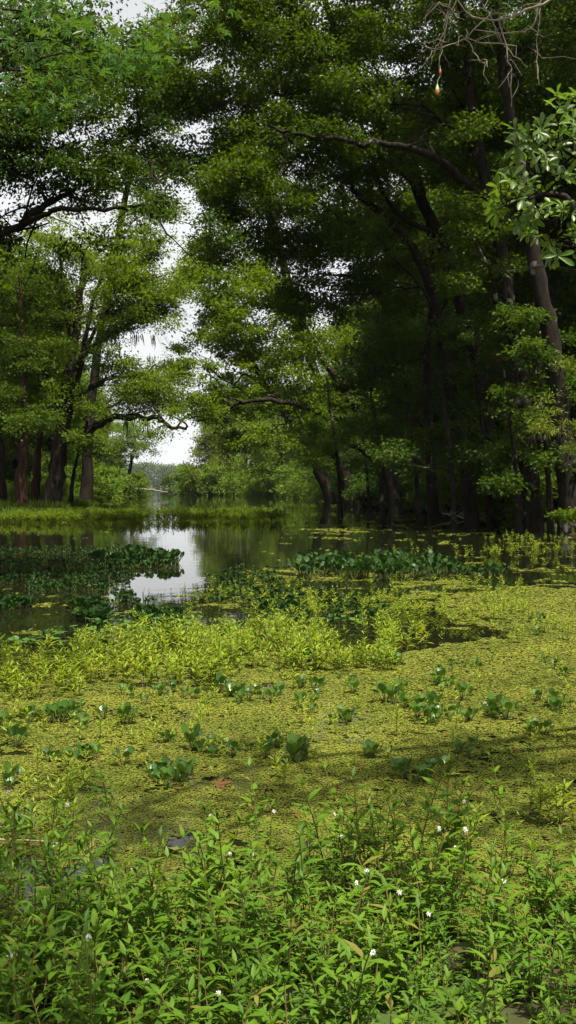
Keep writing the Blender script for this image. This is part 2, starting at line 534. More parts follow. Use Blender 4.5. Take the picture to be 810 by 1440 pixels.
tree('tree', 'slimmer leaning trunk close beside the large forked left tree', 'tree',
     [base_at(50, 60), P(52, 650, 60), P(58, 600, 60.5), P(70, 520, 61), P(80, 440, 62)], .27,
     [lob(90, 440, 63, 65), lob(60, 560, 62, 45, 28)], M['leaf_oak'], M['bark_red'], sr_=.8, per=105, lsize=.165)
tree('tree', 'trunk at the left edge of the photo, half cut off, on the left bank', 'tree',
     [base_at(-4, 57), P(-2, 640, 57), P(-8, 540, 57), P(-14, 420, 58)], .4,
     [lob(-30, 380, 58, 90), lob(-80, 500, 58, 80)], M['leaf_oak'], M['bark'], sr_=.8, per=105, lsize=.165)
tree('sapling', 'thin young tree just right of the large left trunk', 'young tree',
     [base_at(98, 60), P(103, 670, 60), P(109, 640, 60), P(112, 600, 60)], .14,
     [lob(112, 612, 60, 26, 18), lob(128, 630, 59, 20, 12)], M['leaf_bright'], M['bark_pale'], sr_=.6, per=40, lsize=.17, gaps=False)

tree('tree', 'tall slender tree behind the large forked one, its thin crown rising beside the sky gap', 'tree',
     [base_at(120, 70), P(126, 600, 70), P(140, 480, 70), P(165, 340, 70), P(190, 200, 70), P(212, 80, 70)], .4,
     [lob(200, 110, 70, 54, 40), lob(235, 45, 70, 46, 36), lob(205, 170, 70, 46, 30), lob(235, 232, 70, 34, 22), lob(190, 300, 70, 50, 34), lob(232, 296, 70, 28, 20),
      lob(160, 240, 70, 50, 36), lob(160, 370, 70, 50, 30), lob(215, 400, 70, 36, 22), lob(205, 335, 70, 40, 22), lob(222, 540, 71, 46, 24), lob(186, 562, 72, 40, 22), lob(246, 574, 71, 26, 14), lob(262, 520, 72, 22, 20), lob(200, 440, 71, 34, 14)],
     M['leaf_bright'], M['bark'], sr_=.9, per=110, lsize=.2, dens=5, cut=.34)

tree('tree', 'far bright green tree on the left bank beside the mouth of the channel', 'tree',
     [base_at(178, 172), P(184, 650, 172), P(192, 620, 172)], .4,
     [lob(196, 622, 172, 34, 24), lob(214, 648, 172, 22, 20), lob(176, 604, 174, 36, 26), lob(160, 640, 172, 36, 28), lob(196, 664, 170, 30, 18), lob(222, 668, 172, 18, 10)],
     M['leaf_far'], M['bark'], sr_=1.5, per=100, lsize=.33, dens=4.6, flat=.55)

# ---- left, near: a tree outside the frame that reaches in at the upper left
Yn = 17
tree('tree', 'dark leafy crown of the nearer tree reaching in from the upper left edge', 'tree',
     [np.array([-8.6, Yn, gz(-8.6, Yn) - .3]), np.array([-8.4, Yn, 3]), np.array([-8.0, Yn, 6]), np.array([-7.4, Yn, 9]), np.array([-6.8, Yn, 12])], .38,
     [lob(-30, 60, 17, 130, 80), lob(70, 20, 17, 90, 60), lob(80, 130, 16, 85, 50), lob(140, 170, 17.5, 60, 40), lob(20, 190, 16, 80, 45),
      lob(45, 245, 16.5, 70, 32), lob(200, 215, 17, 55, 26), lob(235, 235, 17, 38, 22), lob(110, 250, 16, 50, 20),
      lob(225, 285, 16.5, 28, 14), lob(-90, 200, 16, 110, 80), lob(20, 330, 17, 60, 30), lob(-60, 360, 17, 60, 40), lob(60, 100, 19, 110, 60), lob(60, 190, 19, 100, 50), lob(170, 240, 18, 70, 22), lob(130, 80, 19, 70, 50), lob(200, 180, 18.5, 46, 20), lob(225, 260, 18, 46, 20), lob(190, 130, 18, 40, 28), lob(265, 225, 18, 26, 12), lob(160, 110, 17, 60, 40), lob(190, 60, 18, 46, 34), lob(175, 260, 17.5, 60, 20), lob(210, 200, 17, 40, 18)],
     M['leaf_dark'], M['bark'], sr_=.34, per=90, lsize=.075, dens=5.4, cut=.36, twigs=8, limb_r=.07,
     extra_limbs=[([np.array([-8.3, Yn, 4.6]), P(-60, 360, 16.6), P(30, 316, 16.2), P(80, 296, 16), P(150, 292, 16), P(228, 287, 16.2)], .075),
                  ([P(30, 316, 16.2), P(60, 290, 16.3), P(90, 275, 16.4), P(130, 250, 16.4), P(150, 236, 16.4)], .07),
                  ([P(-120, 240, 16.4), P(-20, 190, 16), P(10, 235, 15.6), P(45, 262, 15.4)], .05)])
# maple whose lowest sprays hang into the upper left corner
ml = [(P(30, 40, 7), np.array([.75, .6, .35])), (P(100, 20, 7.3), np.array([.5, .5, .25])), (P(130, 95, 7.2), np.array([.55, .5, .18])),
      (P(30, 110, 6.8), np.array([.5, .5, .2])), (P(200, 85, 7.5), np.array([.35, .4, .14])), (P(-60, 60, 7), np.array([.8, .6, .5])),
      (P(90, 150, 7.2), np.array([.45, .4, .1])), (P(235, 20, 8), np.array([.4, .4, .2]))]
tree('maple_tree', 'large lobed maple leaves hanging close overhead in the upper left corner', 'tree',
     [np.array([-4.6, 7.4, gz(-4.6, 7.4) - .5]), np.array([-4.4, 7.4, 2.5]), np.array([-4.0, 7.3, 5]), np.array([-3.4, 7.2, 7])], .2,
     ml, M['leaf_maple'], M['bark'], sr_=.2, per=9, lsize=.075, dens=1.6, cut=.3, leaf_t=T_LOBED, twigs=3, limb_r=.03, flat=.35)

# ---- right bank
Yr = 36
rt = []
rt.append(tree('tree', 'tall dark trunk of the right bank that leans left and forks high over the water', 'tree',
     [base_at(752, 36), P(742, 640, 36), P(728, 500, 36), P(712, 400, 36), P(690, 290, 36), P(668, 170, 36), P(655, 60, 36), P(640, -60, 36)], .33,
     [lob(560, 60, 37, 110, 70), lob(640, 120, 38, 100, 70), lob(500, 150, 36, 80, 50), lob(600, -60, 37, 120, 70), lob(440, 120, 36, 90, 60),
      lob(540, 240, 38, 80, 40), lob(640, 240, 39, 70, 40), lob(560, 20, 42, 110, 60), lob(600, 180, 43, 90, 50), lob(690, 60, 42, 90, 60), lob(520, 320, 41, 80, 40)],
     M['leaf_oak'], M['bark_pale'], twigs=12,
     extra_limbs=[([P(690, 290, 36), P(655, 255, 35.5), P(618, 225, 35), P(560, 205, 34.5), P(490, 200, 34), P(410, 186, 34), P(380, 178, 34)], .17),
                  ([P(728, 500, 36), P(700, 430, 35.5), P(690, 380, 35), P(660, 330, 35)], .12)]))
rt.append(tree('tree', 'thickest trunk at the right edge with pale lichen patches, leaning left', 'tree',
     [base_at(805, 34), P(790, 600, 34), P(775, 480, 34), P(755, 380, 34), P(735, 260, 34), P(715, 150, 34.5), P(700, 40, 35), P(695, -60, 35)], .37,
     [lob(740, 60, 36, 100, 70), lob(800, 0, 35, 110, 80), lob(690, -40, 34, 100, 70), lob(790, 200, 37, 80, 60), lob(850, 100, 36, 100, 80), lob(700, 170, 38, 60, 40), lob(770, 120, 42, 90, 60), lob(780, 300, 41, 70, 44), lob(700, 260, 42, 80, 40), lob(740, 0, 43, 90, 50)],
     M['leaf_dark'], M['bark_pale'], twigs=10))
rt.append(tree('tree', 'slim trunk in mid right wood with a sunlit pale streak of bark', 'tree',
     [base_at(612, 44), P(604, 620, 44), P(598, 540, 44), P(602, 480, 44), P(607, 420, 44), P(605, 340, 44), P(590, 240, 44), P(575, 150, 44)], .23,
     [lob(590, 170, 45, 80, 50), lob(540, 300, 44, 60, 40), lob(650, 330, 46, 60, 35), lob(560, 380, 46, 50, 26), lob(500, 240, 43, 70, 45), lob(480, 320, 42, 60, 36)],
     M['leaf_oak'], M['bark_pale'],
     extra_limbs=[([P(598, 500, 44), P(575, 465, 43.5), P(545, 438, 43), P(520, 400, 42.5), P(480, 388, 42), P(440, 386, 42)], .13),
                  ([P(602, 470, 44), P(630, 420, 44), P(648, 380, 44)], .08)]))
rt.append(tree('tree', 'dark trunk leaning strongly left in the mid right wood, ending in a crooked fork', 'tree',
     [base_at(668, 40), P(652, 640, 40), P(632, 540, 40), P(612, 430, 39.5), P(578, 345, 39), P(535, 300, 38.5), P(498, 268, 38), P(482, 246, 38)], .28,
     [lob(470, 210, 38, 70, 40), lob(400, 250, 38, 80, 40), lob(380, 330, 39, 80, 40), lob(440, 350, 40, 70, 36), lob(420, 420, 40, 70, 34), lob(520, 420, 41, 60, 30)],
     M['leaf_oak'], M['bark'],
     extra_limbs=[([P(578, 345, 39), P(540, 350, 38.5), P(500, 345, 38), P(460, 360, 37.5)], .1)]))
rt.append(tree('tree', 'dark tree whose high limbs carry the crown over the middle of the channel', 'tree',
     [base_at(700, 42), P(680, 560, 42), P(640, 400, 41), P(585, 260, 40), P(520, 140, 39), P(470, 40, 38), P(440, -60, 38)], .34,
     [lob(400, 40, 37, 100, 70), lob(310, 40, 38, 80, 50), lob(255, 70, 39, 50, 36), lob(330, 120, 37, 70, 40), lob(270, 135, 38, 46, 26), lob(380, 190, 37, 70, 34),
      lob(340, -50, 38, 110, 60), lob(240, 12, 39, 45, 40), lob(320, 300, 38, 50, 30), lob(330, 235, 38, 40, 26), lob(480, -40, 37, 90, 60), lob(300, 350, 39, 44, 26), lob(225, 105, 39, 40, 28), lob(215, 50, 40, 40, 30), lob(290, 200, 39, 34, 18), lob(285, 310, 40, 34, 22), lob(262, 150, 38, 30, 16), lob(420, 130, 38, 80, 50), lob(360, 40, 42, 90, 60), lob(480, 60, 43, 90, 60), lob(340, 290, 41, 70, 40), lob(350, 240, 35, 60, 26), lob(420, 290, 35, 60, 30), lob(300, 255, 36, 34, 14), lob(460, 200, 35, 60, 30),
      lob(212, 95, 40, 46, 30), lob(250, 120, 38, 50, 30), lob(222, 150, 40, 40, 22), lob(262, 232, 39, 34, 24), lob(300, 235, 40, 44, 26), lob(250, 60, 41, 60, 40), lob(300, 20, 41, 70, 40), lob(330, 180, 40, 50, 30), lob(215, 215, 40, 40, 24)],
     M['leaf_oak'], M['bark'], dens=4.6, twigs=7))
rt.append(tree('tree', 'slender trunk standing upright between the two biggest right trunks', 'tree',
     [base_at(770, 40), P(762, 600, 40), P(756, 460, 40), P(765, 330, 40), P(760, 200, 40)], .24,
     [lob(760, 300, 41, 60, 36), lob(800, 380, 41, 60, 30), lob(720, 400, 42, 50, 30)], M['leaf_dark'], M['bark_pale']))
rt.append(tree('tree', 'leaning tree low over the water in the middle with an arched dark limb', 'tree',
     [base_at(560, 62), P(545, 660, 62), P(520, 610, 61), P(490, 560, 60), P(450, 500, 60), P(420, 440, 60)], .42,
     [lob(380, 430, 60, 70, 46), lob(440, 470, 61, 60, 40), lob(340, 400, 62, 55, 36), lob(400, 520, 60, 60, 32), lob(470, 560, 60, 60, 30), lob(330, 470, 62, 60, 40), lob(280, 395, 64, 45, 34)],
     M['leaf_bright'], M['bark'], sr_=.9, per=115, lsize=.2, dens=4.6,
     extra_limbs=[([P(520, 610, 61), P(490, 590, 60), P(440, 578, 59), P(380, 562, 58), P(320, 572, 58), P(280, 592, 58)], .24),
                  ([P(545, 655, 62), P(500, 630, 61), P(440, 600, 60), P(400, 590, 60)], .2)]))
rt.append(tree('tree', 'tree with yellow-green sunlit leaves facing the sky gap, right of the channel', 'tree',
     [base_at(470, 92), P(440, 640, 92), P(400, 580, 92), P(360, 520, 92), P(330, 450, 92)], .5,
     [lob(290, 450, 92, 50, 36), lob(270, 500, 92, 40, 34), lob(320, 500, 92, 55, 40), lob(270, 545, 92, 40, 28), lob(340, 560, 92, 55, 34), lob(390, 490, 94, 50, 40),
      lob(310, 430, 92, 50, 30), lob(255, 560, 92, 30, 18), lob(300, 580, 90, 40, 14), lob(262, 395, 92, 34, 28), lob(285, 350, 92, 40, 26), lob(370, 400, 94, 60, 40), lob(330, 620, 95, 50, 26), lob(250, 520, 93, 26, 20)],
     M['leaf_bright'], M['bark'], sr_=1.1, per=90, lsize=.3, dens=4.6))
rt.append(tree('tree', 'tall broad tree behind the right bank, its green crown beside the sky gap', 'tree',
     [base_at(500, 80), P(470, 620, 80), P(430, 480, 80), P(390, 340, 80), P(360, 220, 80), P(340, 100, 80)], .55,
     [lob(300, 110, 80, 66, 44), lob(335, 200, 80, 64, 40), lob(350, 280, 80, 66, 36), lob(305, 262, 80, 44, 30), lob(420, 200, 82, 70, 50), lob(410, 90, 82, 80, 56),
      lob(330, 30, 80, 80, 50), lob(430, 300, 82, 70, 44), lob(300, 345, 80, 44, 30), lob(255, 135, 80, 40, 26), lob(380, 370, 82, 70, 40), lob(500, 150, 84, 80, 60)],
     M['leaf_oak'], M['bark'], sr_=1.05, per=115, lsize=.23, dens=5, cut=.33))
rt.append(tree('tree', 'far rounded tree with a yellowing top beside the open channel mouth', 'tree',
     [base_at(335, 186), P(330, 650, 186), P(320, 610, 186)], .55,
     [lob(300, 610, 186, 34, 26), lob(285, 640, 186, 32, 26), lob(330, 620, 188, 40, 30), lob(280, 672, 184, 28, 20), lob(325, 660, 184, 36, 24), lob(300, 590, 188, 24, 14)],
     M['leaf_yellow'], M['bark'], sr_=1.7, per=85, lsize=.42, dens=4.2, flat=.6))
rt.append(tree('tree', 'far green tree on the right bank bend with a pale hanging tuft of moss', 'tree',
     [base_at(400, 165), P(395, 640, 165), P(390, 600, 165)], .5,
     [lob(370, 600, 165, 44, 34), lob(400, 640, 165, 40, 32), lob(360, 655, 163, 34, 24), lob(430, 600, 166, 40, 34), lob(440, 660, 164, 36, 24)],
     M['leaf_far'], M['bark'], sr_=1.6, per=85, lsize=.42, dens=4.2, flat=.6))
moss_on(rt[-1][0], [P(333, 600, 150), P(338, 615, 150)], 10, (2, 5))
for q, (bx, by, lb, lab) in enumerate([
        (480, 50, [(470, 640, 50, 26), (440, 600, 50, 30), (500, 600, 46, 26), (420, 560, 46, 26)], 'small tree whose dark foliage hangs nearly to the water, leftmost on the shaded right bank'),
        (540, 42, [(530, 600, 50, 30), (560, 560, 50, 30), (500, 540, 44, 24), (530, 500, 44, 26)], 'small shaded tree left of the sunlit pale-barked trunk'),
        (590, 40, [(580, 640, 40, 26), (620, 600, 46, 28), (560, 470, 46, 26), (640, 540, 40, 24)], 'low shaded tree at the foot of the sunlit pale-barked trunk'),
        (690, 40, [(660, 560, 50, 30), (700, 520, 44, 26), (640, 620, 40, 24), (690, 450, 44, 24)], 'small tree with drooping dark leaves between the slim trunk and the tall leaning trunks'),
        (775, 35.5, [(745, 600, 40, 26), (780, 540, 44, 28), (710, 640, 34, 18), (770, 470, 40, 22), (800, 650, 40, 24)], 'small dark tree between the two tall leaning trunks at the right'),
        (640, 37, [(640, 470, 40, 26), (600, 520, 40, 26), (670, 640, 36, 24), (560, 640, 36, 22), (690, 590, 30, 20)], 'small dark tree with ragged foliage just right of the sunlit pale-barked trunk'),
        (730, 34, [(720, 560, 32, 22), (750, 500, 36, 22), (735, 440, 34, 20), (770, 640, 30, 20), (700, 680, 26, 14)], 'small dark tree whose leaves hide part of the tall leaning trunks'),
        (520, 72, [(500, 640, 40, 28), (470, 560, 46, 30), (530, 580, 40, 28), (450, 640, 36, 22)], 'small tree farther back behind the arched dark limb')]):
    rt.append(tree('understory_tree', lab, 'small tree', [base_at(bx, by), P(bx - 6, 640, by), P(bx - 16, 570, by), P(bx - 22, 520, by)], .11,
                   [lob(x_, y_, by - 1 + rng.uniform(-1, 1), rx_, ry_) for x_, y_, rx_, ry_ in lb], M['leaf_dark' if q % 2 else 'leaf_oak'], M['bark_pale'],
                   sr_=.5, per=75, lsize=.14, dens=4.2, cut=.36))
# red-brown dead spray hanging in the right wood
b = P(700, 500, 37)
g = leaf_cloud(b + rng.normal(size=(5, 3)) * .05, .16, 24, .1)
g.V -= np.array(rt[0][0].location)
build('dead_spray', g, M['leaf_brown'], rt[0][0])

# ---- right edge: saplings outside the frame whose foliage comes in
tree('sapling', 'yellow-green feathery sapling at the right edge in the middle of the height', 'young tree',
     [np.array([9.7, 26, gz(9.7, 26) - .2]), P(845, 640, 26), P(835, 560, 26), P(820, 500, 26)], .09,
     [lob(800, 520, 26, 40, 26), lob(795, 580, 25.5, 42, 30), lob(830, 610, 26, 40, 26), lob(770, 600, 25, 24, 10), lob(835, 545, 26, 40, 30)],
     M['leaf_yellow'], M['bark'], sr_=.28, per=34, lsize=.12, dens=3, leaf_t=T_LANCE_S)
tree('bush', 'low bright green bush at the right edge by the waterline', 'bush',
     [np.array([8.9, 27.5, gz(8.9, 27.5) - .2]), P(830, 740, 27.5), P(815, 725, 27.5)], .05,
     [lob(800, 725, 27.5, 28, 9), lob(835, 720, 27.5, 30, 14)], M['leaf_bright'], M['bark'], sr_=.22, per=30, lsize=.12, dens=3)

# ---- forest behind: a few kinds of tree, copied
def forest_proto(kind, h, mat, low):
    k = h / 20
    lobes = []
    for q in range(7):
        a = rng.uniform(0, 6.28); rr = rng.uniform(1, 3.2) * k
        lobes.append((np.array([math.cos(a) * rr, math.sin(a) * rr, h * rng.uniform(low, .9)]), np.array([2.6, 2.6, 2.0]) * k * rng.uniform(.8, 1.3)))
    lobes.append((np.array([0, 0, h * .93]), np.array([2.4, 2.4, 2.0]) * k))
    lean = rng.normal(size=2) * .8
    path = [(0, 0, -.3), (lean[0] * .2, lean[1] * .2, h * .3), (lean[0] * .6, lean[1] * .6, h * .6), (lean[0], lean[1], h * .92)]
    r, _ = tree('tree', kind, 'tree', [np.array(p, float) for p in path], .3 * k, lobes, mat, M['bark' if low > .3 else 'bark_pale'],
                sr_=1.1, per=120, lsize=.25, dens=3.2, cut=.3, gaps=False, twigs=5, flat=.55)
    return r


protos = [forest_proto('a', 21, M['leaf_dark'], .3), forest_proto('b', 19, M['leaf_oak'], .2),
          forest_proto('c', 23, M['leaf_oak'], .35), forest_proto('d', 16, M['leaf_far'], .12), forest_proto('e', 20, M['leaf_far'], .15)]
used = set()


def plant_forest(x, Y, k, label, group, s=1.0):
    p = protos[k]
    o = p if k not in used else copy_tree(p)
    used.add(k)
    o.location = (x, Y, gz(x, Y) - .1); o.rotation_euler = (0, 0, random.uniform(0, 6.28)); o.scale = (s, s, s * random.uniform(.92, 1.1))
    tag(o, label, 'tree', group)


def spots_in(n, y0, y1, d0, d1, side, mind, seed):  # spaced by mind metres
    r = random.Random(seed); out = []
    for _ in range(4000):
        Y = r.uniform(y0, y1); d = d0 + (d1 - d0) * r.random() ** 1.2
        x = float(sr(Y)) + d if side > 0 else float(sl(Y)) - d
        if x < Y * -.42 - 4 or x > Y * .42 + 5: continue
        if all((x - a) ** 2 + (Y - b) ** 2 > mind ** 2 for a, b in out):
            out.append((x, Y))
        if len(out) >= n: break
    return out


for x, Y in spots_in(60, 42, 115, 3, 30, 1, 3.6, 3):
    plant_forest(x, Y, random.choice([0, 1, 2, 0]), 'dark tree standing deep in the shaded wood behind the right bank', 'trees deep in the right wood', random.uniform(1.2, 1.5))
for x, Y in spots_in(44, 105, 280, 2, 26, 1, 5.5, 4):
    plant_forest(x, Y, random.choice([1, 3, 4]), 'green tree of the far right bank where the channel narrows', 'trees along the far right bank', random.uniform(1.05, 1.3))
for x, Y in spots_in(34, 66, 125, 3, 26, -1, 4.4, 5):
    plant_forest(x, Y, random.choice([1, 3, 4, 4]), 'leafy tree in the wood behind the left bank trunks', 'trees in the left wood', random.uniform(.95, 1.15))
for x, Y in spots_in(26, 110, 250, 2.5, 20, -1, 6, 6):
    plant_forest(x, Y, random.choice([3, 4]), 'pale green tree lining the far left bank towards the lake', 'trees along the far left bank', .72 if Y > 150 else .85)


# shrubs that close the space beneath the crowns
def shrub_proto(mat, leaf, s):
    r = empty('shrub')
    c = [(rng.normal(size=3) * [.9, .9, 0] + [0, 0, rng.uniform(.6, 2.2)], np.array([1.0, 1.0, .7])) for _ in range(5)]
    S = np.vstack([sprays_in((a, b), .45, 2.6, .3, False) for a, b in c])
    build('foliage', leaf_cloud(S, .45, 34 if leaf > .15 else 95, leaf), mat, r)
    gs = [tube(bez((0, 0, -.2), a, .05, 7), .045 * np.linspace(1, .3, 7), 5) for a, b in c]
    build('stem', join(gs), M['bark'], r)
    return r


sp = [shrub_proto(M['leaf_dark'], .17, 1), shrub_proto(M['leaf_oak'], .2, 1), shrub_proto(M['leaf_far'], .13, 1)]
sused = set()


def plant_shrub(x, Y, k, label, group, s):
    o = sp[k] if k not in sused else copy_tree(sp[k])
    sused.add(k)
    o.location = (x, Y, gz(x, Y) - .05 - (.8 * s if s > 1.8 else 0)); o.rotation_euler = (0, 0, random.uniform(0, 6.28)); o.scale = (s, s, s * random.uniform(.8, 1.3))
    tag(o, label, 'shrub', group)


for x, Y in spots_in(110, 31, 105, -.9, 12, 1, 1.5, 8):
    plant_shrub(x, Y, random.choice([0, 0, 1]), 'shaded shrub beneath the trees of the right bank', 'undergrowth shrubs of the right bank', random.uniform(.8, 1.5))
for x, Y in spots_in(50, 100, 270, .2, 9, 1, 3, 9):
    plant_shrub(x, Y, random.choice([1, 2]), 'shrub at the waterline of the far right bank', 'shrubs of the far right bank', random.uniform(1.2, 2.2))
for x, Y in spots_in(26, 64, 110, 2, 14, -1, 2.4, 10):
    plant_shrub(x, Y, random.choice([1, 2, 2]), 'green shrub among the trunks behind the left bank', 'undergrowth shrubs of the left bank', random.uniform(.9, 1.6))
for x, Y in spots_in(34, 95, 250, .0, 9, -1, 3, 12):
    plant_shrub(x, Y, 2, 'pale green shrub at the waterline of the far left bank', 'shrubs of the far left bank', random.uniform(1.3, 2.4))

for q in range(34):                                                     # bright bushes round the bend of the right bank
    t_ = rng.random() * 3; j = int(t_)
    A_, B_ = [((4.5, 145), (1, 168)), ((1, 168), (-12.5, 181)), ((-12.5, 181), (-19.5, 204))][j]
    f_ = t_ - j; d_ = abs(rng.normal()) * 3.0
    plant_shrub(A_[0] + (B_[0] - A_[0]) * f_ + d_ * .5, A_[1] + (B_[1] - A_[1]) * f_ + d_ * .9, 2, 'big sunlit bush on the bend of the far right bank',
                'sunlit bushes on the far right bend', random.uniform(1.8, 3.4))

# the wood on the far side of the lake, one mass
n = 5000
S = np.stack([rng.uniform(-640, 300, n), rng.uniform(1404, 1480, n), rng.uniform(1, 36, n)], 1)
S = S[S[:, 2] < 20 + 20 * fbm2(S[:, 0] * .03, S[:, 0] * 0 + 3)]
o = build('far_wood', leaf_cloud(S, 5.5, 40, 2.6, flat=.7), M['leaf_oak'])
tag(o, 'blue-green wood on the far shore seen through the channel mouth', 'wood', kind='stuff')

# ------------------------------------------------------------------ near right: tree overhead, lit branch, bare twigs
SUN = norm(np.array([.16, -.30, 1.0]))
hole0 = P(745, 255, 3.1)
near_root = empty('broadleaf_tree', (4.4, 4.6, gz(4.4, 4.6) - .3))
tag(near_root, 'overhanging tree at the right with a bright glossy-leaved branch and bare grey twigs above it', 'tree')
nb = np.array(near_root.location)
tp = spline([nb, nb + [-.1, .1, 2.2], nb + [.1, .3, 4.6], nb + [0, .9, 7], nb + [-.2, 1.2, 9.4]], 22)
g = tube(tp, .2 * np.linspace(1.25, .35, 22), 10, .15); g.V -= nb
build('trunk', g, M['bark_pale'], near_root, True)
can = [(np.array([1.6, 1.3, 8.6]), np.array([2.0, 1.5, .9])), (np.array([3.2, 2.0, 8.4]), np.array([1.5, 1.4, .8])), (np.array([.2, .7, 9.0]), np.array([1.5, 1.3, .7])),  # crown lobes out of view, placed to shade the foreground
       (np.array([4.6, 4.6, 9.4]), np.array([1.7, 1.4, .9])), (np.array([2.2, -.6, 9.4]), np.array([2.2, 1.2, .8])), (np.array([2.9, 3.1, 8.9]), np.array([1.3, .8, .5])), (np.array([1.7, 2.9, 8.8]), np.array([1.2, .9, .5])), (np.array([.7, 2.3, 9.0]), np.array([1.3, .8, .5])), (np.array([2.9, 2.9, 9.3]), np.array([1.1, .8, .5]))]
SS = []
for c, r in can:
    S = sprays_in((c, r), .34, 2.6, .36, False); SS.append(S)
    gs = [tube(bez(tp[15], c, .05, 9), .07 * np.linspace(1, .3, 9), 6)]
    for q in rng.choice(len(S), min(9, len(S)), replace=False):
        gs.append(tube(bez(c, S[q], .05, 5), .02 * np.linspace(1, .3, 5), 4))
    g = join(gs); g.V -= nb
    build('limb', g, M['bark_pale'], near_root, True)
S = np.vstack(SS)
d = S - hole0; tt = d @ SUN
S = S[np.linalg.norm(d - tt[:, None] * SUN, axis=1) > 1.0]  # leaves cut away along the sun's line so the branch is lit
g = leaf_cloud(S, .34, 36, .09, T_OBOV); g.V -= nb
build('crown', g, M['leaf_near'], near_root)

# the lit branch
wc = []
for (x0, x1, y0, y1, k) in ((775, 830, 130, 200, 14), (722, 830, 172, 232, 24), (692, 800, 238, 300, 30), (720, 830, 290, 335, 18), (770, 840, 320, 372, 14), (800, 880, 180, 330, 12)):
    for _ in range(k):
        wc.append(P(random.uniform(x0, x1), random.uniform(y0, y1), random.uniform(2.95, 3.5)))
wc = np.array(wc)
stems = [spline([tp[8], np.array([2.6, 3.9, 2.9]), P(900, 330, 3.3), P(790, 275, 3.2), P(712, 290, 3.15)], 24),
         spline([P(900, 330, 3.3), P(850, 250, 3.3), P(780, 205, 3.2), P(730, 190, 3.15)], 16),
         spline([P(900, 330, 3.3), P(850, 345, 3.3), P(800, 340, 3.2), P(775, 330, 3.1)], 14)]
gs = [tube(stems[0], np.linspace(.03, .004, 24), 6), tube(stems[1], np.linspace(.01, .003, 16), 5), tube(stems[2], np.linspace(.008, .003, 14), 5)]
allp = np.vstack([stems[0][12:], stems[1][3:], stems[2][3:]])
LP, LD, LU = [], [], []
for w in wc:
    q = allp[np.argmin(np.linalg.norm(allp - w, axis=1))]
    gs.append(tube(bez(q, w, -.05, 6), np.linspace(.0028, .0015, 6), 4))
    ax = norm(w - q + [0, 0, .04])
    n = random.randint(4, 7)
    a0 = random.uniform(0, 6.28)
    u = norm(np.cross(ax, [0, .3, 1])); v = np.cross(ax, u)
    for k in range(n):
        a = a0 + k * 2.4
        dd = ax * random.uniform(.25, .9) + (u * math.cos(a) + v * math.sin(a))
        dd[2] -= .1
        LP.append(w - ax * random.uniform(0, .025)); LD.append(dd); LU.append(ax * .8 + np.array([0, 0, .7]) + rng.normal(size=3) * .2)
for ln in ([(900, 340, 3.3), (830, 380, 3.4), (770, 374, 3.4), (720, 381, 3.4), (696, 379, 3.4)],):
    pp = spline([P(*q) for q in ln], 12); gs.append(tube(pp, np.linspace(.004, .0012, 12), 5))
g = join(gs); g.V -= nb
build('lit_branch', g, M['bark_pale'], near_root, True)
g = scatter(T_OBOV, LP, LD, LU, rng.uniform(.032, .055, len(LP)), .85); g.V -= nb
build('branch_foliage', g, M['leaf_near'], near_root, True)

# bare twigs
Yt = 4.0
gs = []


def twig(pts, r, n=14):
    pp = spline([P(*q) for q in pts], n); pp[1:-1] += rng.normal(size=(n - 2, 3)) * .004
    gs.append(tube(pp, np.linspace(r, r * .4, n), 5)); return pp


main = twig([(900, -60, 4.4), (800, -10, 4.1), (760, 5, 4.0), (700, 30, 4.0), (660, 20, 4.0), (640, -10, 4.0)], .0065)
lines = [[(640, -40, 4), (630, 20, 4), (622, 60, 4), (618, 98, 4)], [(650, -30, 4), (628, 40, 4), (612, 70, 4), (606, 92, 4)], [(690, 20, 4), (640, 60, 4), (600, 66, 4), (587, 74, 4)],
         [(760, 5, 4), (720, 20, 4), (690, 18, 4), (672, 8, 4)], [(680, 10, 4), (700, 45, 4), (720, 75, 4), (742, 94, 4)], [(655, 40, 4), (660, 62, 4), (672, 82, 4), (686, 93, 4)],
         [(700, 25, 4), (715, 80, 4), (720, 110, 4), (719, 150, 4)], [(640, 20, 4), (610, 5, 4), (585, 60, 4)], [(760, 0, 4), (756, 60, 4), (758, 120, 4)],
         [(830, 384, 3.4), (770, 374, 3.4), (720, 381, 3.4), (696, 379, 3.4)], [(770, -20, 4.1), (745, 40, 4.1), (720, 46, 4.1), (680, 44, 4.1)]]
for ln in lines:
    if ln[0][0] == 830: continue
    pp = twig(ln, .0027)
    for _ in range(6):
        j = random.randint(2, 12); e = pp[j] + rng.normal(size=3) * [.07, .05, .06] + [0, 0, -.02]
        gs.append(tube(bez(pp[j], e, .1, 5, .1), np.linspace(.0016, .0007, 5), 4))
g = join(gs); g.V -= nb
build('bare_branch', g, M['twig'], near_root, True)


def lathe(prof, seg=12):
    pts = np.array([(0, 0, z) for z, r in prof], float)
    th = np.linspace(0, 2 * math.pi, seg, endpoint=False)
    V = np.array([(r * math.cos(a), r * math.sin(a), z) for z, r in prof for a in th])
    n = len(prof); i = np.arange(n - 1)[:, None] * seg; j = np.arange(seg)[None]; k = (j + 1) % seg
    return Geo(V, np.stack([i + j, i + k, i + seg + k, i + seg + j], -1).reshape(-1, 4))


